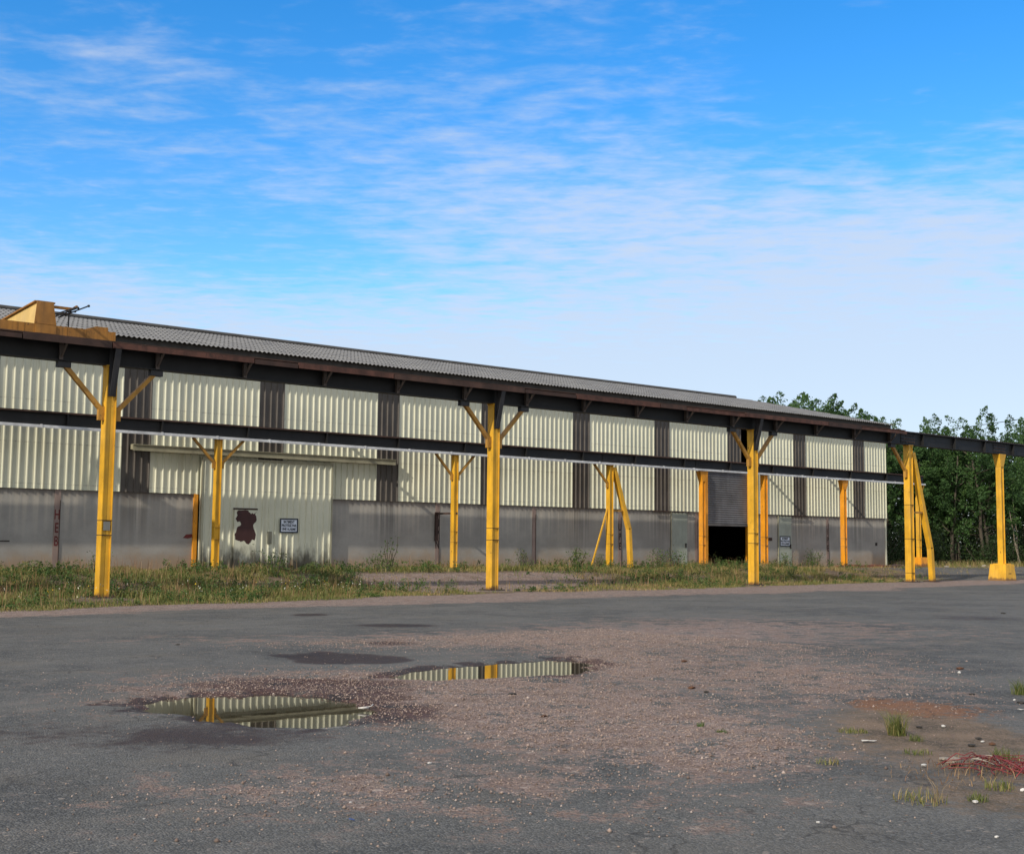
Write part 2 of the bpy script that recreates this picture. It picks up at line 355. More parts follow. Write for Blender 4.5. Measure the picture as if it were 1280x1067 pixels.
# ------------------------------------------------------------------ the yard
GZ = lambda y: .5*sstep(33.2, 37.5, np.asarray(y, float))
EDX = [-60, 0, 8.5, 12.4, 17.2, 23.6, 29.7, 38, 48, 56, 200]; EDY = [25.5, 25.8, 27.0, 27.9, 28.7, 30.2, 30.3, 31.0, 32.3, 33.6, 34.5]
edge = lambda x: np.interp(x, EDX, EDY)
PUD1 = [(163,879),(205,870),(250,866.5),(300,867),(345,865),(395,866.5),(430,871),(450,877),(464,884),(458,893),(444,900),(415,905),(380,907.5),(335,906),(288,899),(238,894),(196,889.5)]
PUD2 = [(478,846),(520,838),(560,832),(600,829),(640,826),(680,823),(715,824),(735,829),(728,836),(700,841),(650,844),(600,847),(540,847.5)]
PUD3 = [(350,818),(400,814),(470,818),(518,821),(500,826),(430,829),(385,828)]     # damp hollow
def poly_sd(poly, X, Y):            # signed distance, negative inside
    P = np.array([gp(*p) for p in poly]); n = len(P); d = np.full(X.shape, 1e9); ins = np.zeros(X.shape, bool)
    for i in range(n):
        a, b = P[i], P[(i+1)%n]; e = b-a; wx, wy = X-a[0], Y-a[1]
        t = np.clip((wx*e[0]+wy*e[1])/(e@e), 0, 1); d = np.minimum(d, np.hypot(wx-e[0]*t, wy-e[1]*t))
        c = ((a[1] > Y) != (b[1] > Y)) & (X < (b[0]-a[0])*(Y-a[1])/(b[1]-a[1]+1e-12)+a[0]); ins ^= c
    return np.where(ins, -d, d)
def blob(X, Y, px, py, rx, ry):     # soft elliptical patch given by where it lies in the yard
    cx_, cy_ = gp(px, py); fx, fy = syw, cyw
    lat = math.hypot(gp(px+rx, py)[0]-cx_, gp(px+rx, py)[1]-cy_); dep = abs(math.hypot(*gp(px, py+ry))-math.hypot(cx_, cy_))
    dx, dy = X-cx_, Y-cy_; dl = dx*fy-dy*fx; dd = dx*fx+dy*fy
    return np.exp(-((dl/lat)**2+(dd/dep)**2))
def axis(segs):
    out = []
    for a, b, s in segs: out += list(np.arange(a, b-1e-6, s))
    return np.array(out+[segs[-1][1]])
gx = axis([(-500,-100,50),(-100,-20,8),(-20,-2,1.2),(-2,3,.25),(3,13,.07),(13,22,.2),(22,64,.6),(64,130,4),(130,700,57)])
gy = axis([(-200,-20,30),(-20,2,2),(2,8,.1),(8,13.5,.07),(13.5,24,.16),(24,40,.35),(40,64,2),(64,120,5),(120,800,68)])
GXX, GYY = np.meshgrid(gx, gy, indexing='ij')
nE = vnoise(GXX, GYY, .35, 3)*.6+vnoise(GXX, GYY, .14, 4)*.4-.5
sd1 = poly_sd(PUD1, GXX, GYY)+nE*.34; sd2 = poly_sd(PUD2, GXX, GYY)+nE*.36-.05; sd3 = poly_sd(PUD3, GXX, GYY)+nE*.4
hole = lambda sd, dep, soft: -dep*sstep(soft, -soft, sd)
BL = lambda *a: blob(GXX, GYY, *a)
grav = .62*BL(400,850,260,22)+1.0*BL(470,862,150,22)+1.0*BL(620,880,170,40)+.85*BL(760,905,190,55)+.9*BL(760,825,60,18)+.55*BL(880,800,180,30)+.9*BL(900,925,120,40)+.26*BL(600,975,200,45)\
    +.18*BL(350,985,220,40)+.3*BL(250,1000,260,45)+.22*BL(90,895,130,18)+.6*BL(250,868,150,18)+.45*BL(950,780,200,12)+.2*BL(700,1000,240,60)+.6*BL(720,795,160,14)+.4*BL(1000,840,200,20)+.1*BL(880,1010,260,50)\
    +.35*BL(500,800,150,14)+.38*BL(900,850,260,45)+.34*BL(1000,790,280,22)+.34*BL(560,800,170,12)+.3*BL(1080,870,150,30)+.3*BL(420,985,170,25)+.40*BL(240,800,200,8)
grav0 = grav
ZZ = GZ(GYY)+(vnoise(GXX, GYY, 2.3, 7)-.5)*.016*sstep(26, 20, GYY)+(vnoise(GXX, GYY, .5, 8)-.5)*.006*sstep(20, 14, GYY)
ZZ = ZZ+np.clip(grav0, 0, 1)*((vnoise(GXX, GYY, .16, 18)-.5)*.022+(vnoise(GXX, GYY, .5, 19)-.5)*.02)*sstep(18, 13, GYY)
flat = np.minimum(1, np.minimum(np.clip(sd1+.1, 0, .6)/.6, np.clip(sd2+.1, 0, .6)/.6)); near = GYY < 26
ZZ = np.where(near, ZZ*flat, ZZ)+hole(sd1, .05, .16)+hole(sd2, .05, .16)+hole(sd3, .02, .3)
bw = np.interp(GXX, [8, 14, 22, 40, 55], [1.8, 2.1, 3.4, 4.3, 3.0])
band = sstep(-.9, .5, GYY-edge(GXX)+bw+(vnoise(GXX, GYY, 3, 9)-.5)*1.6)*sstep(45, 39, GYY)
grav = np.clip(np.maximum(grav, band*.95*sstep(120, 60, GXX)*(1-.85*sstep(49, 52, GXX)*sstep(32.6, 33.6, GYY))), 0, 1)
grav *= np.where(GYY < 22, .82, 1)
nW = (vnoise(GXX, GYY, .25, 16)-.5)+(vnoise(GXX, GYY, .09, 17)-.5)*.8
wet = np.maximum(sstep(.30, .02, sd1+nE*.5+nW*.35), sstep(.26, .02, sd2+nE*.4+nW*.3))*.95
wet = np.maximum(wet, np.maximum(1.25*BL(500,890,52,15), np.maximum(1.15*BL(380,856,150,12), 1.1*BL(445,868,75,18)))); wet = np.maximum(wet, np.maximum(.8*BL(690,842,60,5), .8*BL(745,829,35,7))); wet = np.maximum(wet, .9*sstep(.3, -.1, sd3))
for b in ((495,781.5,50,2.2,1.3),(488,803.5,42,2.6,1.0),(386,768,24,1.8,1.2),(250,920,190,24,.78),(60,915,170,20,.5),(1215,772,80,5,.6),(560,895,60,9,.35),(90,790,150,9,.35),(1050,772,60,5,.3)):
    wet = np.maximum(wet, b[4]*BL(*b[:4]))
wet = np.clip(wet, 0, 1)
soil = sstep(.0, .5, GYY-edge(GXX)+(vnoise(GXX, GYY, .8, 12)-.5)*.9)
bare = np.maximum(sstep(22, 25, GXX+(vnoise(GXX, GYY, 2, 13)-.5)*5)*sstep(35, 30, GXX+(vnoise(GXX, GYY, 2, 14)-.5)*3)*sstep(.9, 1.8, GYY-edge(GXX))*sstep(37.2, 36.2, GYY), 0)
soil = soil*(1-bare*.9)
far_road = sstep(53, 56, GXX)*sstep(33, 34, GYY)*sstep(38.5, 37, GYY)
bank = sstep(60, 62.5, GXX)*sstep(37.6, 39.6, GYY+(vnoise(GXX, GYY, 2, 15)-.5)*2)
soil = np.clip(np.maximum(np.maximum(soil*(1-far_road*.8), bank), .42*BL(1100,935,230,60)+.6*BL(1230,930,110,45)+.6*BL(1130,900,90,24)+.5*BL(1240,1000,100,30)), 0, 1)
rustm = np.clip(1.0*BL(1165,887,80,11)+.9*BL(1110,880,45,8)+.5*BL(1265,950,30,12), 0, 1)
nx, ny = GXX.shape
me = bpy.data.meshes.new('ground')
verts = np.stack([GXX, GYY, ZZ], -1).reshape(-1, 3)
ii = (np.arange(nx-1)[:, None]*ny+np.arange(ny-1)[None, :]).reshape(-1)
quads = np.stack([ii, ii+ny, ii+ny+1, ii+1], -1)
def np_mesh(me, verts, faces):
    k = faces.shape[1]; me.vertices.add(len(verts)); me.vertices.foreach_set('co', verts.astype(np.float32).ravel())
    me.loops.add(faces.size); me.loops.foreach_set('vertex_index', faces.astype(np.int32).ravel())
    me.polygons.add(len(faces)); me.polygons.foreach_set('loop_start', np.arange(0, faces.size, k, dtype=np.int32))
    me.update(calc_edges=True)
np_mesh(me, verts, quads); me.polygons.foreach_set('use_smooth', [True]*len(me.polygons))
for nm, arr in (('gravel', grav), ('wet', wet), ('soil', soil), ('rust', rustm)):
    at = me.attributes.new(nm, 'FLOAT', 'POINT'); at.data.foreach_set('value', arr.reshape(-1).astype(np.float32))
def ground_mat():
    m, nt, b, P = new_mat('worn_asphalt_and_gravel')
    A = lambda k: (lambda n: (setattr(n, 'attribute_name', k), n.outputs['Fac'])[1])(nt.nodes.new('ShaderNodeAttribute'))
    def voro(scale, out='Color'):
        v = nt.nodes.new('ShaderNodeTexVoronoi'); v.inputs['Scale'].default_value = scale; nt.links.new(P, v.inputs['Vector']); return v
    v1 = voro(75); v2 = voro(38); v3 = voro(20)
    s1 = nt.nodes.new('ShaderNodeSeparateColor'); nt.links.new(v1.outputs['Color'], s1.inputs[0])
    s2 = nt.nodes.new('ShaderNodeSeparateColor'); nt.links.new(v2.outputs['Color'], s2.inputs[0])
    s3 = nt.nodes.new('ShaderNodeSeparateColor'); nt.links.new(v3.outputs['Color'], s3.inputs[0])
    big = noise(nt, P, .35, 5, .6, .4); mid = noise(nt, P, 2.2, 6, .62); fine = noise(nt, P, 30, 4, .7); fine2 = noise(nt, P, 8, 5, .65)
    a = mixc(nt, ramp(nt, big, .36, .62), (.045, .046, .045), (.098, .096, .089))
    a = mixc(nt, mth(nt, 'MULTIPLY', ramp(nt, mid, .42, .68), .55), a, (.14, .132, .12))
    a = mixc(nt, mth(nt, 'MULTIPLY', ramp(nt, s1.outputs[0], .3, 1.0), .6), a, (.17, .17, .165))
    a = mixc(nt, mth(nt, 'MULTIPLY', ramp(nt, s1.outputs[1], .55, .95), .55), a, (.035, .037, .04))
    a = mixc(nt, ramp(nt, s2.outputs[0], .975, .99), a, (.19, .168, .15))
    brn = noise(nt, vscale(nt, P, (1, 1, 1), (13, 5, 0)), .8, 5, .6)
    a = mixc(nt, mth(nt, 'MULTIPLY', ramp(nt, brn, .5, .72), .5), a, (.122, .108, .09))
    # pink granite chippings
    g = mixc(nt, s2.outputs[1], (.175, .125, .106), (.36, .272, .232))
    g = mixc(nt, ramp(nt, s1.outputs[2], .6, 1.0), g, (.42, .33, .30))
    g = mixc(nt, mth(nt, 'MULTIPLY', ramp(nt, s1.outputs[0], .7, .9), .8), g, (.075, .055, .05))
    g = mixc(nt, mth(nt, 'MULTIPLY', ramp(nt, mid, .40, .62), .6), g, mixc(nt, s1.outputs[1], (.09, .06, .047), (.17, .115, .09)))
    g = mixc(nt, ramp(nt, s3.outputs[1], .9, .95), g, mixc(nt, s3.outputs[2], (.10, .07, .057), (.36, .29, .25)))
    gm = A('gravel')
    k = mth(nt, 'ADD', gm, mth(nt, 'ADD', mth(nt, 'MULTIPLY', mth(nt, 'SUBTRACT', mid, .5), 3.2), mth(nt, 'ADD', mth(nt, 'MULTIPLY', mth(nt, 'SUBTRACT', fine2, .5), .9), mth(nt, 'MULTIPLY', mth(nt, 'SUBTRACT', s2.outputs[2], .5), .42))))
    k = mth(nt, 'MULTIPLY', ramp(nt, k, .34, .82), ramp(nt, gm, .02, .25))
    c = mixc(nt, k, a, g)
    # soil under the verge, ochre and brown
    s = mixc(nt, ramp(nt, mid, .35, .65), (.075, .058, .038), (.17, .12, .08))
    s = mixc(nt, mth(nt, 'MULTIPLY', ramp(nt, s1.outputs[1], .6, .9), .5), s, (.26, .19, .15))
    sm = A('soil'); ks = ramp(nt, mth(nt, 'ADD', sm, mth(nt, 'MULTIPLY', mth(nt, 'SUBTRACT', fine2, .5), 1.0)), .3, .75)
    c = mixc(nt, mth(nt, 'MULTIPLY', ks, ramp(nt, sm, .02, .2)), c, s)
    rm = A('rust'); kr = ramp(nt, mth(nt, 'ADD', rm, mth(nt, 'MULTIPLY', mth(nt, 'SUBTRACT', fine2, .5), 3.2)), .35, .95)
    c = mixc(nt, mth(nt, 'MULTIPLY', mth(nt, 'MULTIPLY', kr, ramp(nt, rm, .03, .5)), .75), c, mixc(nt, s1.outputs[0], (.13, .05, .02), (.26, .115, .045)))
    # tyre polished and dusty streaks along the way vehicles take
    tr = noise(nt, vscale(nt, P, (.12, 1.1, 1), (3, 0, 0)), 1.0, 4, .6)
    c = mixc(nt, mth(nt, 'MULTIPLY', ramp(nt, tr, .52, .72), .35), c, (.15, .138, .122))
    # hairline cracks and dirt
    vc = nt.nodes.new('ShaderNodeTexVoronoi'); vc.feature = 'DISTANCE_TO_EDGE'; vc.inputs['Scale'].default_value = .9
    wv = nt.nodes.new('ShaderNodeMixRGB'); nw = nt.nodes.new('ShaderNodeTexNoise'); nw.inputs['Scale'].default_value = 1.6; nw.inputs['Detail'].default_value = 5; nt.links.new(P, nw.inputs['Vector'])
    wv.blend_type = 'ADD'; wv.inputs[0].default_value = .8; nt.links.new(P, wv.inputs[1]); nt.links.new(nw.outputs['Color'], wv.inputs[2]); nt.links.new(wv.outputs[0], vc.inputs['Vector'])
    crk = mth(nt, 'MULTIPLY', ramp(nt, vc.outputs['Distance'], .014, .002), ramp(nt, brn, .48, .56))
    c = mixc(nt, mth(nt, 'MULTIPLY', crk, .6), c, (.03, .028, .026))
    # damp: water in the pores makes the ground darker and shinier
    w = A('wet'); kw = ramp(nt, mth(nt, 'ADD', w, mth(nt, 'ADD', mth(nt, 'MULTIPLY', mth(nt, 'SUBTRACT', mid, .5), 1.1), mth(nt, 'MULTIPLY', mth(nt, 'SUBTRACT', fine2, .5), .9))), .24, .8); kw = mth(nt, 'MULTIPLY', kw, ramp(nt, w, .02, .2))
    dk = nt.nodes.new('ShaderNodeMix'); dk.data_type = 'RGBA'; dk.blend_type = 'MULTIPLY'; nt.links.new(kw, dk.inputs[0]); nt.links.new(c, dk.inputs[6]); dk.inputs[7].default_value = (.36, .255, .225, 1)
    nt.links.new(dk.outputs[2], b.inputs['Base Color'])
    nt.links.new(mth(nt, 'SUBTRACT', .95, mth(nt, 'MULTIPLY', kw, .22)), b.inputs['Roughness']); b.inputs['Specular IOR Level'].default_value = .3
    h = mth(nt, 'ADD', mth(nt, 'MULTIPLY', v1.outputs['Distance'], -.9), mth(nt, 'ADD', mth(nt, 'MULTIPLY', mth(nt, 'MULTIPLY', v2.outputs['Distance'], k), -1.6), mth(nt, 'MULTIPLY', fine, .4)))
    bump(nt, b, h, .75, .014)
    return m
me.materials.append(ground_mat())
ground = bpy.data.objects.new('ground', me); col.objects.link(ground); tag(ground, 'worn grey asphalt yard with pink gravel patches', 'ground', kind='structure')

def water_mat():
    m, nt, b, P = new_mat('puddle_water'); b.inputs['Base Color'].default_value = (.030, .026, .016, 1); b.inputs['Roughness'].default_value = .012
    b.inputs['IOR'].default_value = 1.45; b.inputs['Specular IOR Level'].default_value = .6
    bump(nt, b, noise(nt, P, 5, 2, .5), .012, .01); return m
WAT = water_mat()
def puddle(poly, label):
    P = [Vector((*gp(*p), 0)) for p in poly]; c = sum(P, Vector())/len(P); mb = MB()
    mb.add([(q.x+(q-c).normalized().x*.22, q.y+(q-c).normalized().y*.22, -.026) for q in P], [tuple(range(len(P)-1, -1, -1))])
    o = mb.build('puddle', WAT, origin=(c.x, c.y, -.026)); tag(o, label, 'puddle', kind='structure')
    for p in o.data.polygons:
        if p.normal.z < 0: o.data.flip_normals(); break
puddle(PUD1, 'nearer brown puddle ringed with wet dark gravel')
puddle(PUD2, 'farther long thin puddle reflecting yellow posts and cream wall')

# loose chippings lying on the gravel patches: real stones, too many to count
def chippings():
    n = 42000; X = rng.uniform(2, 16, n*10); Y = rng.uniform(3.2, 17, n*10)
    from_g = np.clip(np.searchsorted(gx, X), 0, nx-1), np.clip(np.searchsorted(gy, Y), 0, ny-1)
    pr = grav[from_g]**2*1.1+.002; z = ZZ[from_g]; keep = (rng.random(len(X)) < pr) & (z > -.03); X, Y, z = X[keep][:n], Y[keep][:n], z[keep][:n]; n = len(X)
    r = rng.uniform(.0035, .010, n)*(1+.9*(rng.random(n) > .96))
    base = np.array([(1,0,0),(0,1,0),(-1,0,0),(0,-1,0),(0,0,.8),(0,0,-.8)], float)
    V = base[None]*r[:, None, None]*rng.uniform(.6, 1.3, (n, 6, 1)); a = rng.uniform(0, 6.3, n); ca, sa = np.cos(a)[:, None], np.sin(a)[:, None]
    V = np.stack([V[..., 0]*ca-V[..., 1]*sa, V[..., 0]*sa+V[..., 1]*ca, V[..., 2]], -1)+np.stack([X, Y, z+r*.3], -1)[:, None]
    F = np.array([(0,1,4),(1,2,4),(2,3,4),(3,0,4),(1,0,5),(2,1,5),(3,2,5),(0,3,5)]); Fa = (F[None]+np.arange(n)[:, None, None]*6).reshape(-1, 3)
    m = bpy.data.meshes.new('loose_gravel'); np_mesh(m, V.reshape(-1, 3), Fa)
    at = m.attributes.new('tint', 'FLOAT', 'FACE'); at.data.foreach_set('value', np.repeat(rng.random(n), 8).astype(np.float32))
    mt, nt, b, P = new_mat('granite_chippings'); t = nt.nodes.new('ShaderNodeAttribute'); t.attribute_name = 'tint'
    c = mixc(nt, ramp(nt, t.outputs['Fac'], 0, .9, False), (.12, .085, .07), (.32, .24, .20)); c = mixc(nt, ramp(nt, t.outputs['Fac'], .95, 1, False), c, (.45, .37, .33))
    nt.links.new(c, b.inputs['Base Color']); b.inputs['Roughness'].default_value = .9; m.materials.append(mt)
    o = bpy.data.objects.new('loose_gravel', m); col.objects.link(o); tag(o, 'loose pink granite chippings scattered over the asphalt', 'gravel', kind='stuff')
chippings()

# ------------------------------------------------------------------ warehouse
WY = 40.29; BX0, BX1 = -8.0, 59.43; DEEP = 61.7; EAVE_Y, EAVE_Z, SLOPE = 39.73, 8.135, .2177; RY = 51.0
zr = lambda y: EAVE_Z+(min(y, 2*RY-y)-EAVE_Y)*SLOPE
house = empty('warehouse', (25.0, WY, .5), 'long warehouse with cream ribbed cladding over streaked grey concrete base', 'warehouse')
def ribbed(mb, x0, x1, z0, z1, y, pitch=.25, phase=.125, dep=.038, closed=False):
    xs = [(x0, 0)]; k0 = math.floor((x0-phase)/pitch)-1
    for k in range(k0, k0+int((x1-x0)/pitch)+4):
        c = phase+k*pitch
        for dx, dy in ((-.042, 0), (-.014, dep), (.014, dep), (.042, 0)):
            x = c+dx
            if x0+1e-4 < x < x1-1e-4: xs.append((x, dy))
    xs.append((x1, 0)); n = len(xs)
    mb.add([(x, y-d, z0) for x, d in xs]+[(x, y-d, z1) for x, d in xs], [(i, i+1, n+i+1, n+i) for i in range(n-1)])
strips = [16.41+5*k for k in range(-4, 9)]; SW = .98
cl_mb = MB(); x = BX0
ROLL0, ROLL1 = 44.9, 47.96
def clad_seg(a, b, z0): 
    if b-a > .01: ribbed(cl_mb, a, b, z0, 8.2, WY)
segs = []
for sx_ in strips+[BX1+1]:
    segs.append((x, min(sx_, BX1))); x = sx_+SW
for a, b in segs:
    if a < ROLL0 < b: clad_seg(a, ROLL0, 3.09); clad_seg(max(a, ROLL0), min(b, ROLL1), 5.06)
    if a < ROLL1 < b: clad_seg(max(a, ROLL1), b, 3.09) if a < ROLL1 else None
    if not (a < ROLL0 < b or a < ROLL1 < b): clad_seg(a, b, 3.09)
cl_mb.build('cladding', CLAD, house)
for sx_ in strips:
    mb = MB()
    if ROLL0 < sx_ < ROLL1: ribbed(mb, sx_, min(sx_+SW, ROLL1), 5.06, 8.2, WY+.004); ribbed(mb, min(sx_+SW, ROLL1), sx_+SW, 3.08, 8.2, WY+.004) if sx_+SW > ROLL1+.02 else None
    else: ribbed(mb, sx_, sx_+SW, 3.08, 8.2, WY+.004)
    mb.build('translucent_sheet', TRANS, house)
# concrete base between steel columns
colx = [14.39+4.98*k for k in range(-4, 10) if 14.39+4.98*k < 59]
def conc(a, b, z1=3.13):
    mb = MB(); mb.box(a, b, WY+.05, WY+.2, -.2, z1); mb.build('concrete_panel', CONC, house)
cuts = [(19.14, 24.42), (42.52, 43.64), (ROLL0-.02, ROLL1+.02), (50.2, 51.28)]
pts = sorted([BX0, BX1]+[c for c in colx if not any(a-.3 < c < b+.3 for a, b in cuts)])
for a, b in zip(pts, pts[1:]):
    cur = a+(.10 if a != BX0 else 0); end = b-(.10 if b != BX1 else 0)
    for c0, c1 in cuts:
        if c0 < end and c1 > cur:
            if c0 > cur: conc(cur, c0)
            cur = max(cur, c1)
    if end > cur+.02: conc(cur, end)
words = {14.39: ('HEB', REDM), 29.33: ('UPN', BLKM), 39.29: ('UPE', BLKM), 54.23: ('IPE', BLKM)}
for c in colx:
    if any(a-.3 < c < b+.3 for a, b in cuts): continue
    mb = MB(); mb.box(c-.097, c+.097, WY+.035, WY+.21, -.2, 3.12)
    key = [k for k in words if abs(k-c) < .1]
    co = mb.build('column', PINKISH if c < 45 else RUST if not key else PINKISH, house)
    mb = MB(); mb.box(c+.075, c+.095, WY+.02, WY+.034, -.1, 2.75); mb.build('rusty_edge', RUSTD, co)
    if key:
        w, mt = words[key[0]]; tb = MB()
        for i, ch in enumerate(w): text_mesh(tb, ch, c-.005, 2.28-i*.42, WY+.029, .44, .58, bold=.006)
        tb.build('lettering', mt, co)
# jambs beside the openings
for x0, x1, z1, y0, mt in ((19.02, 19.16, 3.1, WY-.03, ORG), (44.62, 44.90, 5.0, WY-.12, ORG), (47.97, 48.22, 5.05, WY-.12, ORG)):
    mb = MB(); mb.box(x0, x1, y0, WY+.22, -.1, z1); mb.build('jamb', mt, house)
# roof: overlapping corrugated sheets on both slopes
rb = MB(); pitch = .177; xs_ = np.arange(BX0-.1, BX1+.12, pitch/6)
for side in (1, -1):
    for r_ in range(8):
        y0 = EAVE_Y+1.42*r_-.06; y1 = EAVE_Y+1.42*(r_+1)+(.06 if r_ < 7 else 0)
        if r_ == 0: y0 = EAVE_Y
        vs = []
        for y, lift in ((y0, .022), (y1, 0)):
            for xx in xs_: vs.append((float(xx), y if side == 1 else 2*RY-y, zr(y)+lift+.026*math.cos(2*math.pi*xx/pitch)))
        n = len(xs_); fs = [(i, i+1, n+i+1, n+i) if side == 1 else (i+1, i, n+i, n+i+1) for i in range(n-1)]
        rb.add(vs, fs)
roof = rb.build('roof', ROOF, house)
mb = MB(); mb.tube([(BX0-.1, RY, zr(RY)+.0), (20, RY, zr(RY)+.015), (45, RY, zr(RY)-.005), (BX1+.1, RY, zr(RY)+.01)], .12, 8); mb.build('ridge_cap', RIDGE, roof)
mb = MB()
for yy in (EAVE_Y+.25, 41.5, 43.3, 45.1, 46.9, 48.7, 50.5): mb.box(BX0, BX1, yy-.04, yy+.04, zr(yy)-.2, zr(yy)-.03)
mb.build('purlins', GREYF, roof)
# gables, back wall
for gx_, d in ((BX1, 1), (BX0, -1)):
    mb = MB(); poly = [(WY+.03, -.2), (DEEP, -.2), (DEEP, zr(DEEP)-.03), (RY, zr(RY)-.03), (WY+.03, zr(WY)-.03)]
    mb.prism_x(poly, gx_-.12, gx_-.001 if d > 0 else gx_+.0); mb.build('gable_wall', CLAD, house)
mb = MB(); mb.box(BX0, BX1-.12, DEEP, DEEP+.12, -.2, zr(DEEP)-.02); mb.build('back_wall', CLAD, house)
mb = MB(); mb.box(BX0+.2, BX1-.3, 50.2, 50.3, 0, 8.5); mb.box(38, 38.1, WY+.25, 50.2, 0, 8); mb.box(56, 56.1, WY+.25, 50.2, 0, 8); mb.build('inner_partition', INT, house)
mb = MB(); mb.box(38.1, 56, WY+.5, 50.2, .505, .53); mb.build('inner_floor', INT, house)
# sliding door with its track
mb = MB(); mb.box(16.69, 27.11, WY-.24, WY-.05, 4.49, 4.64); mb.box(16.69, 27.11, WY-.262, WY-.241, 4.45, 4.53); mb.box(16.69, 27.11, WY-.28, WY-.05, 4.642, 4.665); mb.build('door_track', TRACK, house)
dm = MB(); ribbed(dm, 19.24, 24.37, .3, 4.36, WY-.13, .25, .08)
door = dm.build('sliding_door', CLADM, house)
mb = MB(); mb.box(19.20, 24.40, WY-.128, WY-.06, .28, 4.38); mb.build('door_core', CLADM, door)
mb = MB(); mb.box(19.20, 24.40, WY-.19, WY-.135, 4.30, 4.38); mb.box(24.355, 24.40, WY-.18, WY-.131, .28, 4.298); mb.box(19.20, 19.24, WY-.18, WY-.131, .28, 4.298); mb.build('door_frame', TRACK, door)
mb = MB(); mb.box(20.46, 21.33, WY-.185, WY-.13, .32, 2.60); wick = mb.build('wicket_door', CLADM, door)
mb = MB(); mb.box(20.44, 21.35, WY-.20, WY-.13, 2.602, 2.66); mb.build('drip_bar', RUSTD, door)
pr_ = random.Random(3); pa = []
outline = [(.12,1.0),(.05,.93),(.10,.86),(.0,.76),(.10,.66),(.22,.68),(.27,.60),(.20,.55),(.10,.52),(.06,.42),(-.02,.30),(.02,.17),(.18,.13),(.28,.10),(.40,.14),(.52,.07),(.62,.03),(.74,.09),(.80,.17),(.93,.16),(.97,.27),(.95,.38),(.90,.45),(.84,.56),(.93,.66),(1.0,.72),(.98,.82),(.92,.9),(.98,.97),(.86,.90),(.78,.94),(.72,.90),(.60,1.0)]
for i, (u, v) in enumerate(outline):
    u2, v2 = outline[(i+1) % len(outline)]
    for t in (0, .33, .66): pa.append((20.50+.82*(u+(u2-u)*t+(pr_.uniform(-.018, .018) if t else 0)), 1.36+1.22*(v+(v2-v)*t+(pr_.uniform(-.012, .012) if t else 0))))
mb = MB(); mb.prism(pa, WY-.189, WY-.186); mb.build('peeled_patch', MAROON, wick)
mb = MB(); mb.box(21.78, 21.92, WY-.215, WY-.13, 1.42, 1.86); mb.build('lock_box', paint('lock_paint', (.13,.13,.10), .6), door)
# roller shutter half open
sh = MB(); zz = 2.56; n = 0
prof = []
while zz < 5.06:
    for t in range(5): prof.append((WY+.10-.022*math.sin(math.pi*t/5), zz+.105*t/5))
    zz += .105
sh.add([(ROLL0, y, z) for y, z in prof]+[(ROLL1, y, z) for y, z in prof], [(i, len(prof)+i, len(prof)+i+1, i+1) for i in range(len(prof)-1)])
shut = sh.build('roller_shutter', SHUT, house)
mb = MB(); mb.box(ROLL0+.01, ROLL1-.01, WY+.05, WY+.13, 2.46, 2.56); mb.build('bottom_bar', paint('shutter_bar', (.16,.155,.15), .5), shut)
# two hinged side doors
for a, b, l0, l1 in ((42.54, 43.62, 41.32, 43.75), (50.22, 51.26, 50.15, 52.57)):
    mb = MB(); mb.box(a, b, WY+.02, WY+.12, .45, 3.03); d_ = mb.build('side_door', DOORP, house)
    mb = MB(); mb.box(a-.03, a+.02, WY-.01, WY+.019, .45, 3.05); mb.build('door_post', TRACK, d_)
    mb = MB(); mb.box(b-.14, b-.09, WY-.03, WY+.018, 1.42, 1.62); mb.build('handle', BLKM, d_)
    mb = MB(); mb.box(l0, l1, WY-.10, WY-.042, 3.045, 3.085); mb.build('lintel', RUSTD, house)
# bits fixed to the concrete
mb = MB(); mb.bar((29.24, WY-.02, 2.66), (29.24, WY-1.35, 2.66), .07, .07, (0,0,1)); mb.box(29.18, 29.30, WY-.05, WY+.03, 1.6, 2.72); mb.build('rusty_bracket', RUSTD, house)
mb = MB(); mb.prism([(18.68,1.60),(18.86,1.58),(19.02,1.62),(19.14,1.70),(18.98,1.735),(18.80,1.72)], WY+.044, WY+.049); mb.build('paint_mark', REDM, house)
mb = MB(); mb.box(49.05, 49.75, WY+.02, WY+.049, 1.80, 1.95); mb.build('rusty_plate', RUSTD, house)
mb = MB(); mb.box(8.6, 12.95, WY+.044, WY+.049, 1.42, 1.46); mb.build('wall_groove', DKST, house)
mb = MB(); mb.box(58.4, 58.56, WY+.03, WY+.049, 1.62, 1.78); mb.build('wall_plug', BLKM, house)

def sign(x0, x1, z0, z1, y, label):
    s = empty('warning_sign', ((x0+x1)/2, y, z0), label, 'sign'); w = x1-x0
    mb = MB(); mb.box(x0, x1, y-.012, y, z0, z1); mb.build('board', SIGNW, s)
    t = .028*w/.7+.012; mb = MB(); mb.box(x0-.01, x1+.01, y-.022, y-.0125, z0-.01, z0+t); mb.box(x0-.01, x1+.01, y-.022, y-.0125, z1-t, z1+.01)
    mb.box(x0-.01, x0+t, y-.022, y-.0125, z0+t, z1-t); mb.box(x1-t, x1+.01, y-.022, y-.0125, z0+t, z1-t); mb.build('border', SIGNB, s)
    h = z1-z0; sz = h*.26; zc_ = (z0+z1)/2
    for i, (ln, wd) in enumerate((('BATIMENT', .66), ('PROTÉGÉ PAR', .90), ('UNE ALARME', .84))):
        mb = MB(); text_mesh(mb, ln, 0, 0, 0, sz, 1.0, bold=.004); xs2 = [v[0] for v in mb.v]; k = wd*(w-.06)/(max(xs2)-min(xs2))
        mb.v = [((x0+x1)/2+v[0]*k, y-.0155+v[1], zc_+(.26-.26*i)*h+v[2]) for v in mb.v]; mb.build('lettering', SIGNB, s)
sign(22.25, 22.97, 1.83, 2.33, WY-.172, 'white warning sign with dark blue border on the big cream sliding door')
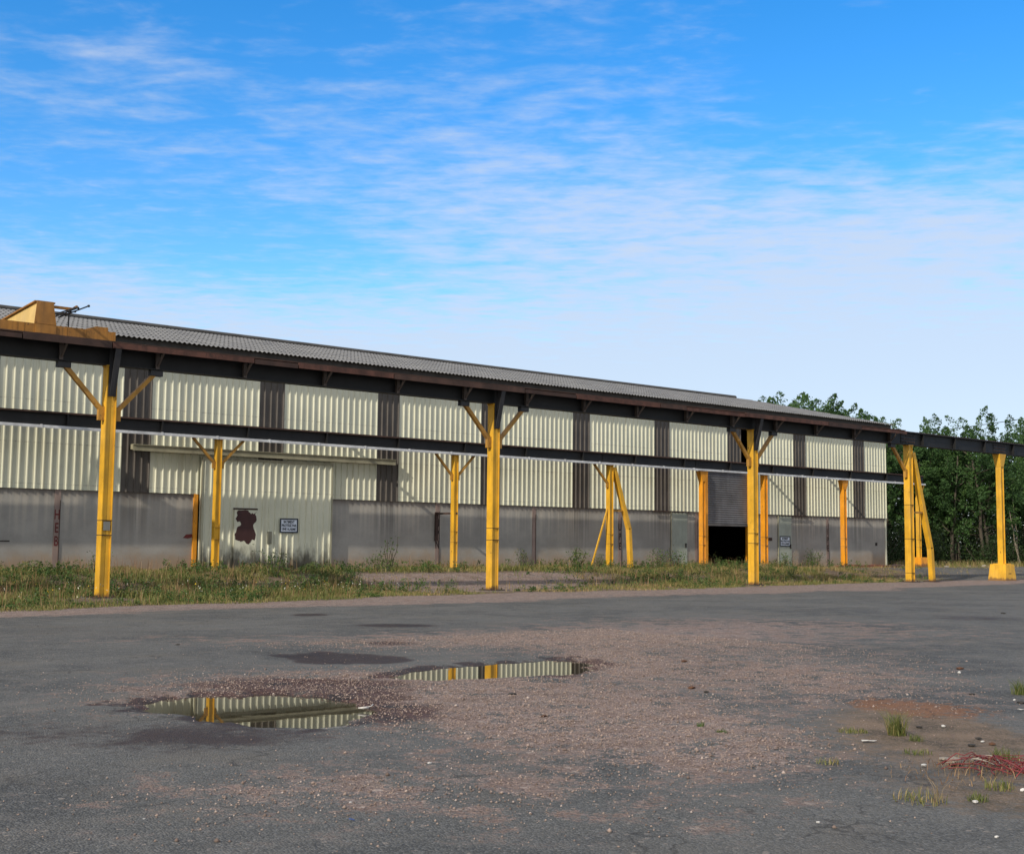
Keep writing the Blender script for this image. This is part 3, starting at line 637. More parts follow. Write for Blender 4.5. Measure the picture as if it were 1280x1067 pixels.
sign(50.33, 51.13, 1.53, 2.03, WY+.018, 'white warning sign with dark blue border on the narrow pale side door')

# ------------------------------------------------------------------ crane runways
FY, FZ0, FZ1 = 32.3, 6.07, 6.64
front = empty('crane_beam', (25, FY, FZ0), 'tall black steel crane beam in front, with rusty brown walkway edge', 'crane beam')
mb = MB(); X0, X1 = -6, 78
mb.box(X0, X1, FY-.008, FY+.008, FZ0+.025, FZ1-.025); mb.box(X0, X1, FY-.15, FY+.15, FZ0, FZ0+.025); mb.box(X0, X1, FY-.15, FY+.15, FZ1-.025, FZ1)
mb.build('beam', BLK, front)
mb = MB(); mb.box(X0, X1, FY-.03, FY+.03, FZ1, FZ1+.05); mb.build('crane_rail', RUSTD, front)
wx1 = 48.5
mb = MB(); x = X0
while x < wx1:
    L = min(6.5, wx1-x); mb.box(x, x+L-.03, FY-.488, FY-.16, FZ1-.012+.001*(int(x) % 3), FZ1+.02); x += L
mb.build('walkway_plate', RUST, front)
mb = MB(); x = X0; k = 0
while x < wx1:
    L = min((2.3, 4.1, 1.4, 3.3, 5.2)[k % 5], wx1-x); h = (.13, .11, .14)[k % 3]; mb.mi = 1 if x < 12.5 else (0, 2, 1, 0, 2, 0, 0, 1)[k % 8]; mb.box(x, x+L-.03, FY-.54, FY-.49, FZ1-.165-.012*(k % 2), FZ1-.155+h); x += L; k += 1
mb.build('walkway_channel', [RUSTV, RUSTD, RUST], front)
for k in range(32):
    x = -4.2+2.6*k
    if min(abs(x-p) for p in (12.77, 25.71, 38.71, 49.34)) < .5: continue
    if x < 49: 
        mb = MB(); mb.box(x-.012, x+.012, FY-.145, FY-.009, FZ0+.026, FZ1-.026); mb.box(x-.05, x+.05, FY-.17, FY-.15, FZ0+.02, FZ1-.02); mb.bar((x, FY-.175, FZ0+.10), (x+.02, FY-.50, FZ1-.14), .05, .05, (1,0,0)); mb.build('strut', STRUT, front)
    else:
        mb = MB(); mb.box(x-.012, x+.012, FY-.145, FY-.009, FZ0+.026, FZ1-.026); mb.build('stiffener', BLK, front)
for xp in (49.34, 57.04):
    mb = MB(); mb.box(xp-.55, xp+.55, FY-.028, FY-.009, FZ0+.06, FZ1-.06); mb.mi = 1
    for i in range(8):
        for j in range(3): mb.tube([(xp-.46+.13*i, FY-.029, FZ0+.14+.14*j), (xp-.46+.13*i, FY-.055, FZ0+.14+.14*j)], .022, 6)
    mb.build('splice_plate', [BLK, RUST], front)

def post_body(mb, d, w, h, z0=0):     # boxed steel column: two side flanges and a recessed infill with a seam
    t = .022
    mb.box(-w/2, -w/2+t, -d/2, d/2, z0, h); mb.box(w/2-t, w/2, -d/2, d/2, z0, h)
    mb.box(-w/2+t, -.004, -d/2+.035, d/2-.035, z0, h); mb.box(.004, w/2-t, -d/2+.035, d/2-.035, z0, h); mb.box(-.004, .004, -d/2+.045, d/2-.045, z0, h)
def band(mb, z, d, w, hh=.02): mb.box(-w/2-.003, w/2+.003, -d/2-.003, d/2+.003, z, z+hh)
def make_front(label, braces=(1, -1), gusset=True, bands=(1.62, 2.0), body=YEL):
    r_ = empty('crane_post', (0, 0, 0), label, 'steel post', 'yellow posts of the front crane runway')
    mb = MB(); post_body(mb, .30, .28, FZ0); mb.box(-.16, .16, -.17, .17, FZ0-.03, FZ0-.001); mb.mi = 1
    for z in bands: band(mb, z, .30, .28, .018)
    mb.build('column', [body, BLKM], r_)
    for s in braces:
        mb = MB(); p, q = (s*.13, 0, 4.80), (s*1.28, 0, FZ0-.03); mb.bar(p, q, .11, .13, (0,1,0)); mb.mi = 1; mb.box(min(s*1.08, s*1.42), max(s*1.08, s*1.42), -.09, .09, FZ0-.16, FZ0-.004); mb.mi = 0; mb.box(min(s*.125, s*.30), max(s*.125, s*.30), -.06, .06, 4.62, 4.98); mb.build('brace', [BRACE, GUS], r_)
    if gusset:
        mb = MB(); mb.prism_x([(-.16, 5.28), (-.16, FZ1-.04), (-.50, FZ1-.04), (-.50, FZ1-.18), (-.22, 5.28)], -.012, .012); mb.bar((0, -.20, 5.28), (0, -.51, FZ1-.12), .16, .02, (0, 1, .3)); mb.box(-.10, .10, -.175, -.153, 5.25, FZ1-.05); mb.build('gusset', GUS, r_)
    mb = MB(); mb.box(-.30, .30, -.30, .30, .012, .04)
    for a in (-.22, .22):
        for b in (-.22, .22): mb.tube([(a, b, .04), (a, b, .09)], .025, 6)
    mb.build('base_plate', RUSTD, r_)
    mb = MB(); mb.frustum((-.52,.52,-.46,.46,-.1), (-.46,.46,-.40,.40,.012)); mb.build('footing', PADM, r_)
    return r_
f0 = make_front('tall yellow crane post at the far left, in the grass before the sliding door')
f0.location = (12.77, FY, .0)
mb = MB(); mb.box(-.09, .09, -.158, -.152, 1.75, 1.98); pt = mb.build('faded_tag', paint('faded_tag', (.22, .22, .20), .8), f0)
for X, lab in ((25.71, 'tall yellow crane post at mid building, standing bare at the gravel edge'), (38.71, 'tall yellow crane post standing in front of the roller shutter')):
    c = copy_tree(f0); c.location = (X, FY, 0.0); c['label'] = lab
    for ch in list(c.children):
        if ch.name.startswith('faded_tag'): bpy.data.objects.remove(ch)
fe = make_front('yellow end post with a bent raking leg, right of the warehouse corner', braces=(-1,), gusset=False, bands=(.4, 1.9, 3.4), body=YEL)
fe.location = (49.34, FY, 0)
def raking(mb, x1, zt, x2, zk, x3, w, d):
    mb.bar((x1, 0, zt), (x2, 0, zk), w, d, (0,1,0)); mb.bar((x2, 0, zk+.04), (x3, 0, 0), w, d, (0,1,0))
mb = MB(); raking(mb, .30, 5.75, 1.60, 1.50, 1.72, .20, .22); mb.build('raking_leg', YEL, fe)
mb = MB(); mb.box(.141, 1.10, -.05, .05, 3.05, 3.13); mb.build('tie', BRACE, fe)
mb = MB(); mb.box(1.44, 2.02, -.28, .28, .012, .04); mb.build('leg_plate', RUSTD, fe)

fb = empty('crane_post', (57.04, FY, -.05), 'short yellow post on a bright yellow concrete block at the right edge', 'steel post', 'yellow posts of the front crane runway')
mb = MB(); mb.v = []; post_body(mb, .27, .25, FZ0+.05, .80); mb.v = [(a+57.04, b+FY, c-.05) for a, b, c in mb.v]; mb.build('column', YEL, fb)
mb = MB(); mb.frustum((56.91, 57.17, FY-.14, FY+.14, 5.45), (56.76, 57.32, FY-.20, FY+.20, FZ0-.003)); mb.build('flared_head', YEL, fb)
mb = MB(); mb.frustum((56.56, 57.52, FY-.48, FY+.48, -.1), (56.66, 57.42, FY-.40, FY+.40, .78)); mb.box(56.75, 57.33, FY-.30, FY+.30, .78, .81); blk = mb.build('block', YEL, fb)
mb = MB(); mb.prism([(56.80, .34), (56.98, .36), (57.14, .345), (56.98, .325)], FY-.452, FY-.44); mb.build('scuff', BLKM, blk)

# rear runway close to the wall
BY, BZ0, BZ1 = 39.04, 4.956, 5.394
rear = empty('crane_beam', (25, BY, BZ0), 'lower black crane beam near the wall with white conduit below', 'crane beam')
mb = MB(); RX0, RX1 = -5, 61.0
mb.box(RX0, RX1, BY-.008, BY+.008, BZ0+.02, BZ1-.02); mb.box(RX0, RX1, BY-.13, BY+.13, BZ0, BZ0+.02); mb.build('beam', BLK, rear)
mb = MB(); mb.box(RX0, RX1, BY-.13, BY+.13, BZ1-.02, BZ1); mb.box(RX0, RX1, BY-.03, BY+.03, BZ1, BZ1+.04); mb.build('top_flange', RUST, rear)
mb = MB(); mb.box(RX0, RX1-.05, BY-.20, BY-.135, BZ0-.055, BZ0+.035)
x = RX0+.7; 
while x < RX1: mb.box(x, x+.05, BY-.21, BY-.13, BZ0-.065, BZ0+.05); x += 1.95
mb.build('conduit', WHT, rear)
x = RX0+.5
while x < RX1:
    mb = MB(); mb.box(x-.02, x+.02, BY-.125, BY-.009, BZ0+.021, BZ1-.021); mb.build('stiffener', BLK, rear); x += 3.1
for xp in (37.43, 43.24):
    mb = MB(); mb.box(xp-.45, xp+.45, BY-.026, BY-.009, BZ0+.05, BZ1-.05)
    for i in range(7):
        for j in range(3): mb.tube([(xp-.38+.126*i, BY-.027, BZ0+.10+.11*j), (xp-.38+.126*i, BY-.045, BZ0+.10+.11*j)], .018, 6)
    mb.build('splice_plate', BLK, rear)
for xt in (24.9, 48.85, 53.95):
    mb = MB(); mb.bar((xt, BY+.1, BZ1-.12), (xt, WY+.0, BZ1-.12), .09, .09, (0,0,1)); mb.build('wall_tie', BLK, rear)
GB = .5
def rear_post(X, label, mat, braces=(), d=.21, w=.2, flare=False, h=None):
    r_ = empty('crane_post', (X, BY, GB), label, 'steel post', 'yellow and orange posts of the rear crane runway'); top = BZ0-.06
    mb = MB(); post_body(mb, d, w, top, GB-.1); mb.v = [(a+X, b+BY, c) for a, b, c in mb.v]; n0 = len(mb.v); mb.mi = 1
    for z in (1.55, 1.95): band(mb, z, d, w, .016)
    mb.v = mb.v[:n0]+[(a+X, b+BY, c) for a, b, c in mb.v[n0:]]; mb.mi = 0; mb.build('column', [mat, BRACE], r_)
    mb = MB(); mb.box(X-.13, X+.13, BY-.13, BY+.13, top+.001, BZ0-.001); mb.build('cap_plate', RUSTD, r_)
    for s in braces:
        mb = MB(); mb.bar((X+s*.1, BY, 4.06), (X+s*.93, BY, top+.02), .075, .09, (0,1,0)); mb.box(X+min(s*.1, s*.2), X+max(s*.1, s*.2), BY-.05, BY+.05, 3.93, 4.16); mb.build('brace', BRACE, r_)
    if flare:
        mb = MB(); mb.frustum((X-w/2-.005, X+w/2+.005, BY-d/2-.005, BY+d/2+.005, 4.42), (X-.26, X+.26, BY-.14, BY+.14, top)); mb.build('flared_head', mat, r_)
    mb = MB(); mb.box(X-.2, X+.2, BY-.2, BY+.2, GB-.03, GB+.03); mb.build('base_plate', RUSTD, r_)
    return r_
rear_post(19.25, 'slim yellow post with two braces, at the left side of the big sliding door', YEL, (1, -1))
rear_post(29.18, 'slim yellow post with two braces, beside the rusty bracket on concrete', YEL, (1, -1))
a_ = rear_post(37.43, 'slim yellow post with a bent raking leg, before the streaked concrete wall', YEL, (-1,), .24, .22)
mb = MB(); mb.v = []; X = 37.43
mb.bar((X+.22, BY, 4.8), (X+1.13, BY, 2.2), .17, .2, (0,1,0)); mb.bar((X+1.13, BY, 2.23), (X+1.25, BY, GB-.1), .17, .2, (0,1,0)); mb.build('raking_leg', YEL, a_)
mb = MB(); mb.box(X+.112, X+.86, BY-.03, BY+.03, 2.93, 3.0); mb.build('tie', BRACE, a_)
mb = MB(); mb.bar((X-.13, BY, 3.05), (X-1.12, BY, GB-.1), .06, .06, (0,1,0)); mb.build('stay', YEL, a_)
rear_post(43.24, 'orange post with flared head, at the left side of the roller shutter', ORG, (), .23, .2, True)
p_ = rear_post(47.6, 'orange post in the shade, at the right side of the roller shutter', ORG, (), .26, .24)
rear_post(53.83, 'slim orange post with small flared head, right of the narrow pale door', ORG, (), .25, .22, True)
X = 60.5
e_ = rear_post(X, 'rear yellow post on a small orange block beyond the warehouse corner', YEL, (), .2, .2)
mb = MB(); mb.frustum((X-.32, X+.42, BY-.36, BY+.36, GB-.1), (X-.28, X+.36, BY-.3, BY+.3, GB+.52)); mb.build('block', ORG, e_)
mb = MB(); mb.bar((X+.10, BY, 4.15), (X+.55, BY, BZ0-.02), .08, .09, (0,1,0)); mb.build('brace', YEL, e_)

# overhead crane parked at the left end
cr = empty('bridge_crane', (10.8, FY, FZ1+.05), 'faded yellow bridge crane parked on the tall front beam at left', 'crane')
mb = MB(); mb.box(7.6, 12.72, FY-.18, FY+.16, 6.695, 6.94); mb.box(12.72, 12.79, FY-.20, FY+.18, 6.68, 6.945)
mb.box(12.28, 12.60, FY-.15, FY+.12, 6.942, 7.05); mb.prism([(11.98, 6.942), (12.278, 7.05), (12.278, 6.942)], FY-.15, FY+.12)
for xr in (10.25, 10.42, 11.5, 12.0): mb.box(xr-.012, xr+.012, FY-.188, FY-.181, 6.70, 6.935)
mb.build('end_carriage', CRANE, cr)
mb = MB(); g0, g1 = FY-.16, FY+6.72
mb.add([(10.69,g0,6.942),(11.21,g0,6.942),(11.21,g1,6.942),(10.69,g1,6.942),(10.74,g0,7.50),(11.12,g0,7.50),(11.12,g1,7.12),(10.74,g1,7.12)], [(3,2,1,0),(4,5,6,7),(0,1,5,4),(1,2,6,5),(2,3,7,6),(3,0,4,7)])
gd = mb.build('girder', [CRANE_LIT], cr)
mb = MB(); ya, yb = FY-.19, FY-.161; q = [(10.675,6.945),(11.23,6.945),(11.135,7.535),(10.725,7.535)]
mb.prism(q, ya, yb); mb.box(10.70, 10.72, ya-.004, ya-.0005, 6.97, 7.0); mb.build('end_plate', CRANE, gd)
mb = MB(); mb.bar((10.93, g0, 7.518), (10.93, g1-.02, 7.138), .52, .034, (0, .06, 1)); mb.build('top_flange', CRANE, gd)
mb = MB(); mb.box(10.70, 11.22, FY-.21, FY-.189, 6.71, 6.93); mb.build('carriage_plate', CRANE, cr)
mb = MB(); mb.bar((10.45, BY, BZ1+.2), (10.7, BY-.1, 6.95), .07, .07, (0,1,0)); mb.bar((11.4, BY, BZ1+.2), (11.15, BY-.1, 6.95), .07, .07, (0,1,0)); mb.box(9.9, 11.9, BY-.06, BY+.06, BZ1+.045, BZ1+.2); mb.build('leg', CRANE, cr)
mb = MB(); mb.bar((11.14, FY-.10, 7.43), (11.66, FY-.10, 7.43), .06, .07, (0,0,1)); mb.bar((11.60, FY-.14, 7.40), (11.46, FY-.95, 7.36), .045, .045, (0,0,1)); mb.build('collector_arm', CRANE, cr)
mb = MB()
for xa, za, xb, yb_, zb in ((11.22, 7.19, 11.36, FY-1.30, 7.26), (11.30, 7.17, 11.44, FY-1.80, 7.25), (11.20, 7.24, 11.40, FY-.95, 7.31)):
    mb.tube([(xa, FY-.12, za), (xb, yb_, zb)], .018, 6); mb.lump((xb, yb_, zb), (.035, .035, .035), .1)
mb.tube([(11.56, FY-.12, 6.93), (11.56, FY-.12, 7.40)], .018, 6)
for t in (.45, .85): mb.bar((11.24, FY-t, 7.215), (11.48, FY-t, 7.23), .025, .025, (0,0,1)); mb.tube([(11.30, FY-t, 7.20), (11.30, FY-t, 7.28)], .014, 5)
mb.build('collector_rods', BLK, cr)

# ------------------------------------------------------------------ vegetation
def blades(n_pts, xs, ys, zs, hgt, wid, lean=.35):
    n = len(xs); a = rng.uniform(0, 6.283, n); b = a+rng.uniform(-1, 1, n)+1.57; h = hgt; w = wid
    lx, ly = np.cos(b)*h*lean*rng.uniform(.2, 1.2, n), np.sin(b)*h*lean*rng.uniform(.2, 1.2, n)
    wx, wy = np.cos(a)*w/2, np.sin(a)*w/2
    P = lambda fx, fz, s: np.stack([xs+lx*fx+wx*s, ys+ly*fx+wy*s, zs+h*fz], -1)
    V = np.stack([P(0,0,1), P(0,0,-1), P(.3,.55,-.8), P(.3,.55,.8), P(1,.97,.12), P(1,.97,-.12)], 1)
    F = np.array([(0,1,2,3),(3,2,5,4)]); return V.reshape(-1, 3), (F[None]+np.arange(n)[:, None, None]*6).reshape(-1, 4)
def make_blades(name, xs, ys, zs, h, w, tint, mat, lean=.35):
    V, F = blades(0, xs, ys, zs, h, w, lean); m = bpy.data.meshes.new(name); np_mesh(m, V, F)
    at = m.attributes.new('tint', 'FLOAT', 'FACE'); at.data.foreach_set('value', np.repeat(tint, 2).astype(np.float32)); m.materials.append(mat)
    o = bpy.data.objects.new(name, m); col.objects.link(o); return o
def verge():
    n = 900000; X = rng.uniform(-6, 66, n); Y = rng.uniform(25, 40.2, n); e = edge(X); d = Y-e
    dens = sstep(-.1, .6, d+(vnoise(X, Y, .8, 12)-.5)*1.2)
    bare_ = sstep(22, 25, X+(vnoise(X, Y, 2, 13)-.5)*5)*sstep(34.5, 29.5, X+(vnoise(X, Y, 2, 14)-.5)*3)*sstep(1.0, 2.0, d)*sstep(37.6, 36.4, Y)
    dens *= 1-bare_*.97; dens *= 1-.55*sstep(22, 25, X)*sstep(33, 29, X)*sstep(2.2, 1.2, d)
    clump = vnoise(X, Y, .55, 21)*.6+vnoise(X, Y, 1.8, 22)*.4
    dens *= sstep(.30, .62, clump+.14*sstep(22, 17, X))
    dens *= 1-.72*sstep(49, 53, X); dens *= 1-.75*sstep(53, 56, X)*sstep(38, 36, Y)
    dens *= 1-.6*sstep(44.6, 45.2, X)*sstep(48.2, 47.6, X)*sstep(39.5, 40, Y)
    for px_ in (12.77, 25.71, 38.71, 49.34, 51.0): dens *= sstep(.35, .7, np.hypot(X-px_, Y-FY))*(1-.93*sstep(1.7, .7, np.hypot(X-px_+.55, (Y-FY+1.2)*.8)))
    keep = rng.random(n) < dens*.5; X, Y, clump = X[keep][:170000], Y[keep][:170000], clump[keep][:170000]; n = len(X)
    z = GZ(Y)-.01; tall = vnoise(X, Y, 1.1, 31)
    dd = np.clip((Y-edge(X))/2.2, .12, 1)
    h = (.06+.24*tall**1.6*dd)*rng.uniform(.4, 1.35, n)*np.where(X > 49, .65, 1)*np.where(Y > 38.9, .9, 1)
    h *= 1-.5*sstep(19, 19.6, X)*sstep(25, 24.4, X)*sstep(38.3, 39, Y); w = rng.uniform(.010, .026, n)
    dryness = np.clip(vnoise(X, Y, 1.4, 41)*.55+vnoise(X, Y, .4, 42)*.3+.13+.22*sstep(14, 24, X)+rng.normal(0, .2, n), 0, 1)
    o = make_blades('grass', X, Y, z, h, w, dryness, GRASS, .5); tag(o, 'rough green and straw coloured grass verge under the crane posts', 'grass', kind='stuff')
    nb = 9000; Xb = rng.uniform(60, 92, nb); Yb = rng.uniform(37.4, 43, nb)-(Xb-60)*.06; kb = rng.random(nb) < sstep(.3, .7, vnoise(Xb, Yb, 1.4, 81)); Xb, Yb = Xb[kb], Yb[kb]; nb = len(Xb)
    ob = make_blades('dry_bank_grass', Xb, Yb, GZ(Yb), rng.uniform(.08, .4, nb), rng.uniform(.015, .03, nb), np.clip(rng.normal(.75, .25, nb), 0, 1), GRASS, .6); tag(ob, 'straw coloured dry grass along the foot of the wood', 'dry grass', kind='stuff')
    # seed stalks and dead stems standing above the grass
    k = rng.random(n) < .03; Xs, Ys = X[k], Y[k]; hs = rng.uniform(.2, .62, k.sum())*np.where(Xs > 49, .7, 1)*np.clip((Ys-edge(Xs))/1.5, .3, 1)
    o = make_blades('dry_stalks', Xs, Ys, GZ(Ys), hs, rng.uniform(.006, .014, k.sum()), rng.random(k.sum()), DRY, .25); tag(o, 'thin reddish dead stalks rising out of the grass verge', 'dead stalks', kind='stuff')
verge()
LEAFSHAPE = np.array([(0,-.5,0),(.21,0,.06),(0,.5,0),(-.21,0,.06)])
def leaf_cloud(cent, size, rnd):
    n = len(cent); q = rnd.normal(size=(n, 4)); q /= np.linalg.norm(q, axis=1)[:, None]; w, x, y, z = q.T
    Rm = np.stack([1-2*(y*y+z*z), 2*(x*y-z*w), 2*(x*z+y*w), 2*(x*y+z*w), 1-2*(x*x+z*z), 2*(y*z-x*w), 2*(x*z-y*w), 2*(y*z+x*w), 1-2*(x*x+y*y)], -1).reshape(n, 3, 3)
    V = np.einsum('nij,kj->nki', Rm, LEAFSHAPE)*np.asarray(size)[:, None, None]+cent[:, None]
    return V.reshape(-1, 3), np.arange(n*4).reshape(n, 4)
def leaf_obj(name, V, F, tint, mat, parent=None):
    m = bpy.data.meshes.new(name); np_mesh(m, V, F); at = m.attributes.new('tint', 'FLOAT', 'FACE'); at.data.foreach_set('value', tint.astype(np.float32)); m.materials.append(mat)
    o = bpy.data.objects.new(name, m); col.objects.link(o); o.parent = parent; return o
def make_tree(seed, H, W, bottom, label, nl=24000, stems=2):
    rnd = np.random.default_rng(seed); rr = random.Random(seed); t = empty('acacia_tree', (0,0,0), label, 'tree', 'acacia trees behind and beside the warehouse')
    tips = []; tb = MB()
    for s in range(stems):
        a = rr.uniform(0, 6.28); p = Vector((math.cos(a)*.25*s, math.sin(a)*.25*s, -.1)); pts = [p.copy()]; dirv = Vector((rr.uniform(-.13,.13), rr.uniform(-.13,.13), 1))
        hh = H*rr.uniform(.70, .84)
        for k in range(7): dirv = (dirv+Vector((rr.uniform(-.14,.14), rr.uniform(-.14,.14), .12))).normalized(); p = p+dirv*hh/7; pts.append(p.copy())
        tb.tube(pts, [.11*(1-.8*i/7)+.015 for i in range(8)], 6); tips += pts[3:]
        for k in range(9):
            base = pts[rr.randint(2, 6)]; a = rr.uniform(0, 6.28); L = W*rr.uniform(.35, .95); q = base.copy(); bp = [q.copy()]
            dv = Vector((math.cos(a), math.sin(a), rr.uniform(.1, .9))).normalized()
            for j in range(4): dv = (dv+Vector((rr.uniform(-.25,.25), rr.uniform(-.25,.25), rr.uniform(-.12,.15)))).normalized(); q = q+dv*L/4; bp.append(q.copy())
            tb.tube(bp, [.045, .035, .026, .018, .008], 5); tips += bp[2:]
    # leaf sprays: flattened drooping fans round the twig ends and over an uneven crown
    cs = [np.array(p) for p in tips if p.z > bottom*.8]
    for k in range(170):
        u = rnd.normal(size=3); u /= np.linalg.norm(u); rr_ = rnd.uniform(.55, 1.0)
        zc_ = (H+bottom)/2; c = np.array([u[0]*W*rr_*.95, u[1]*W*rr_*.95, zc_+u[2]*(H-bottom)/2*rr_])
        if vnoise(np.array([c[0]+seed*3.1]), np.array([c[2]+c[1]*.7]), 1.3, 50+seed)[0] > .40: cs.append(c)
    cs = np.array(cs); cs = cs[cs[:, 2] < H*1.0]; C = []; T = []; ctr = np.array([0, 0, (H+bottom)/2-.8])
    npc = max(24, nl//len(cs))
    for c in cs:                       # every spray is a long frond set outward and upward, drooping at its end
        out = c-ctr; out /= np.linalg.norm(out)+1e-6; d = out+np.array([0, 0, .55])+rnd.normal(size=3)*.35; d /= np.linalg.norm(d); L = rnd.uniform(.7, 1.5)
        a_ = np.cross(d, rnd.normal(size=3)); a_ /= np.linalg.norm(a_); b_ = np.cross(d, a_); tt = rnd.random(npc)**.8
        wd = L*.33*np.sin(np.pi*np.clip(tt*.85+.12, 0, 1)); th = rnd.uniform(0, 6.283, npc); rr2 = np.sqrt(rnd.random(npc))
        g = d[None]*(tt*L)[:, None]+a_[None]*(np.cos(th)*rr2*wd)[:, None]+b_[None]*(np.sin(th)*rr2*wd*.55)[:, None]; g[:, 2] -= tt**2*L*.22
        C.append(g+c-d*L*.35); T.append(np.clip(rnd.normal(.15+.7*rnd.random(), .13, npc), 0, 1))
    C = np.concatenate(C); T = np.concatenate(T); V, F = leaf_cloud(C, rnd.uniform(.10, .19, len(C)), rnd)
    leaf_obj('crown', V, F, T, LEAF, t); tb.build('trunk', BARK, t, smooth=True); return t
def make_bush(name, seed, W, H, n, mat, label, cat, group, stems=7, stemmat=None, ls=(.06, .16)):
    rnd = np.random.default_rng(seed); rr = random.Random(seed); t = empty(name, (0,0,0), label, cat, group); sb = MB(); C = []; T = []
    for s in range(stems):
        a = rr.uniform(0, 6.28); L = rr.uniform(.55, 1.0); p = Vector((math.cos(a)*W*.12, math.sin(a)*W*.12, -.05)); pts = [p.copy()]; dv = Vector((math.cos(a)*W/H*.8, math.sin(a)*W/H*.8, 1)).normalized()
        for k in range(5): dv = (dv+Vector((rr.uniform(-.25,.25), rr.uniform(-.25,.25), .05))).normalized(); p = p+dv*H*L/5; pts.append(p.copy())
        sb.tube(pts, [.012*H*(1-.8*i/5)+.003 for i in range(6)], 4)
        for k in range(1, 6):
            m = n//(stems*5); g = rnd.normal(size=(m, 3))*W*np.array([.22, .22, .14]); C.append(g+np.array(pts[k])); T.append(np.clip(rnd.normal(.15+.7*rnd.random(), .15, m), 0, 1))
    C = np.concatenate(C); C[:, 2] = np.abs(C[:, 2]); T = np.concatenate(T); V, F = leaf_cloud(C, rnd.uniform(*ls, len(C)), rnd)
    leaf_obj('leaves', V, F, T, mat, t); sb.build('stems', stemmat or BARK, t); return t
protos = [make_tree(1, 10.2, 3.4, 3.2, ''), make_tree(2, 9.2, 3.1, 2.9, '', 22000, 3), make_tree(3, 11.0, 3.3, 3.6, ''), make_tree(4, 8.4, 3.0, 2.5, '', 21000, 3)]
tree_spots = [  # x, y, proto, scale, turn
 (69.8, 50.4, 2, 1.07, 1.0, 'acacia tree in the gap above the sloping roof end'),
 (64.8, 50.0, 3, 1.66, 2.9, 'small acacia tip between the two loose tips over the roof'),
 (73.2, 44.6, 3, 1.18, 3.6, 'low rounded acacia tree just left of the raking leg top'),
 (63.5, 52.5, 2, 1.10, .3, 'farthest left acacia tree, only its tip shows above the warehouse roof'),
 (66.5, 52.0, 0, 1.37, 1.2, 'acacia tree with loose twigs peeping over the roof end'),
 (67.5, 49.0, 1, 1.33, 2.2, 'acacia tree rising behind the lower roof corner'),
 (69.5, 47.2, 3, 1.46, 4.0, 'slim acacia tree directly behind the warehouse corner'),
 (72.0, 47.0, 0, 1.1, 5.2, 'low acacia tree between roof corner and the raking leg'),
 (74.5, 46.5, 2, 1.02, .9, 'acacia tree standing behind the bent raking leg'),
 (75.0, 43.2, 1, 1.27, 3.3, 'tall acacia tree rising between raking leg and block post'),
 (78.5, 44.0, 0, 1.17, 2.6, 'tallest acacia tree with pointed tip left of the block post'),
 (80.5, 42.6, 2, 1.10, 4.6, 'acacia tree directly behind the post on its block'),
 (82.5, 40.0, 1, 1.22, .4, 'acacia tree right of the block post under the wire'),
 (85.5, 40.5, 3, 1.32, 1.9, 'acacia tree at the right picture edge'),
 (88.0, 38.0, 0, 1.1, 3.9, 'rightmost acacia tree beyond the picture edge'),
 (86.0, 47.0, 2, 1.1, 2.1, 'deep acacia tree in the second row behind the block post'),
 (80.0, 50.5, 3, 1.45, 5.6, 'deep acacia tree in the second row behind the raking leg'),
]
used = set()
for x, y, p, s, a, lab in tree_spots:
    if p in used: t = copy_tree(protos[p])
    else: t = protos[p]; used.add(p)
    s *= .85; t.location = (x, y, .5); t.rotation_euler.z = a; t.scale = (s, s, s); t['label'] = lab
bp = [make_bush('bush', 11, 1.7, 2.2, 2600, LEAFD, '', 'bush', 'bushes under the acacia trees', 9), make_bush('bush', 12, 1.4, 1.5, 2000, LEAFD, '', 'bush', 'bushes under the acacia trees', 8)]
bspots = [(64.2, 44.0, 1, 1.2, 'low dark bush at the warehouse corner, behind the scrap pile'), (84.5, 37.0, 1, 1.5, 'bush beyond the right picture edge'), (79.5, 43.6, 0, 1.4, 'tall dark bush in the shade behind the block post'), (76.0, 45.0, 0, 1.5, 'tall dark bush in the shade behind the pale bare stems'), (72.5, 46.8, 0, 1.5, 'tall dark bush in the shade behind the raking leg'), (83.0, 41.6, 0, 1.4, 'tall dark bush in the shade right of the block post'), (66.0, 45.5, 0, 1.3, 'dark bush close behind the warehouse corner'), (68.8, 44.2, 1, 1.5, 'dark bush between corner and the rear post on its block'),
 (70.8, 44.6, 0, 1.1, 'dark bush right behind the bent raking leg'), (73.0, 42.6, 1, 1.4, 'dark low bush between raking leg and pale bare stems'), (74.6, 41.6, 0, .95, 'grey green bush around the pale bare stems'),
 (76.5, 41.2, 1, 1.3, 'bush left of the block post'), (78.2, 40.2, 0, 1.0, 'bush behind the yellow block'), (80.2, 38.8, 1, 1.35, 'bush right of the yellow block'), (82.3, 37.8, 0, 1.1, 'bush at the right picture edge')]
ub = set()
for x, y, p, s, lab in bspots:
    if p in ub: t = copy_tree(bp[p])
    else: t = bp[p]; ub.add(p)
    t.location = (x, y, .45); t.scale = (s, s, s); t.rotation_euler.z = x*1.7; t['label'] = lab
# dense wood behind: one mass
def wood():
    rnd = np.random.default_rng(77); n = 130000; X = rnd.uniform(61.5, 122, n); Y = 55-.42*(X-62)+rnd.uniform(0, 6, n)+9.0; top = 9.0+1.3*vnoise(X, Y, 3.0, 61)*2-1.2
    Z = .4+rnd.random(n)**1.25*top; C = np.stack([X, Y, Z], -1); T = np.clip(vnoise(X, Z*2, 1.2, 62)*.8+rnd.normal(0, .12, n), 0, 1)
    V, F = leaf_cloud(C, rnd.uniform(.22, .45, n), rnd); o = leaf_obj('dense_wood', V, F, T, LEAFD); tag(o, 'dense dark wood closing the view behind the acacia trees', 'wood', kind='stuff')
wood()
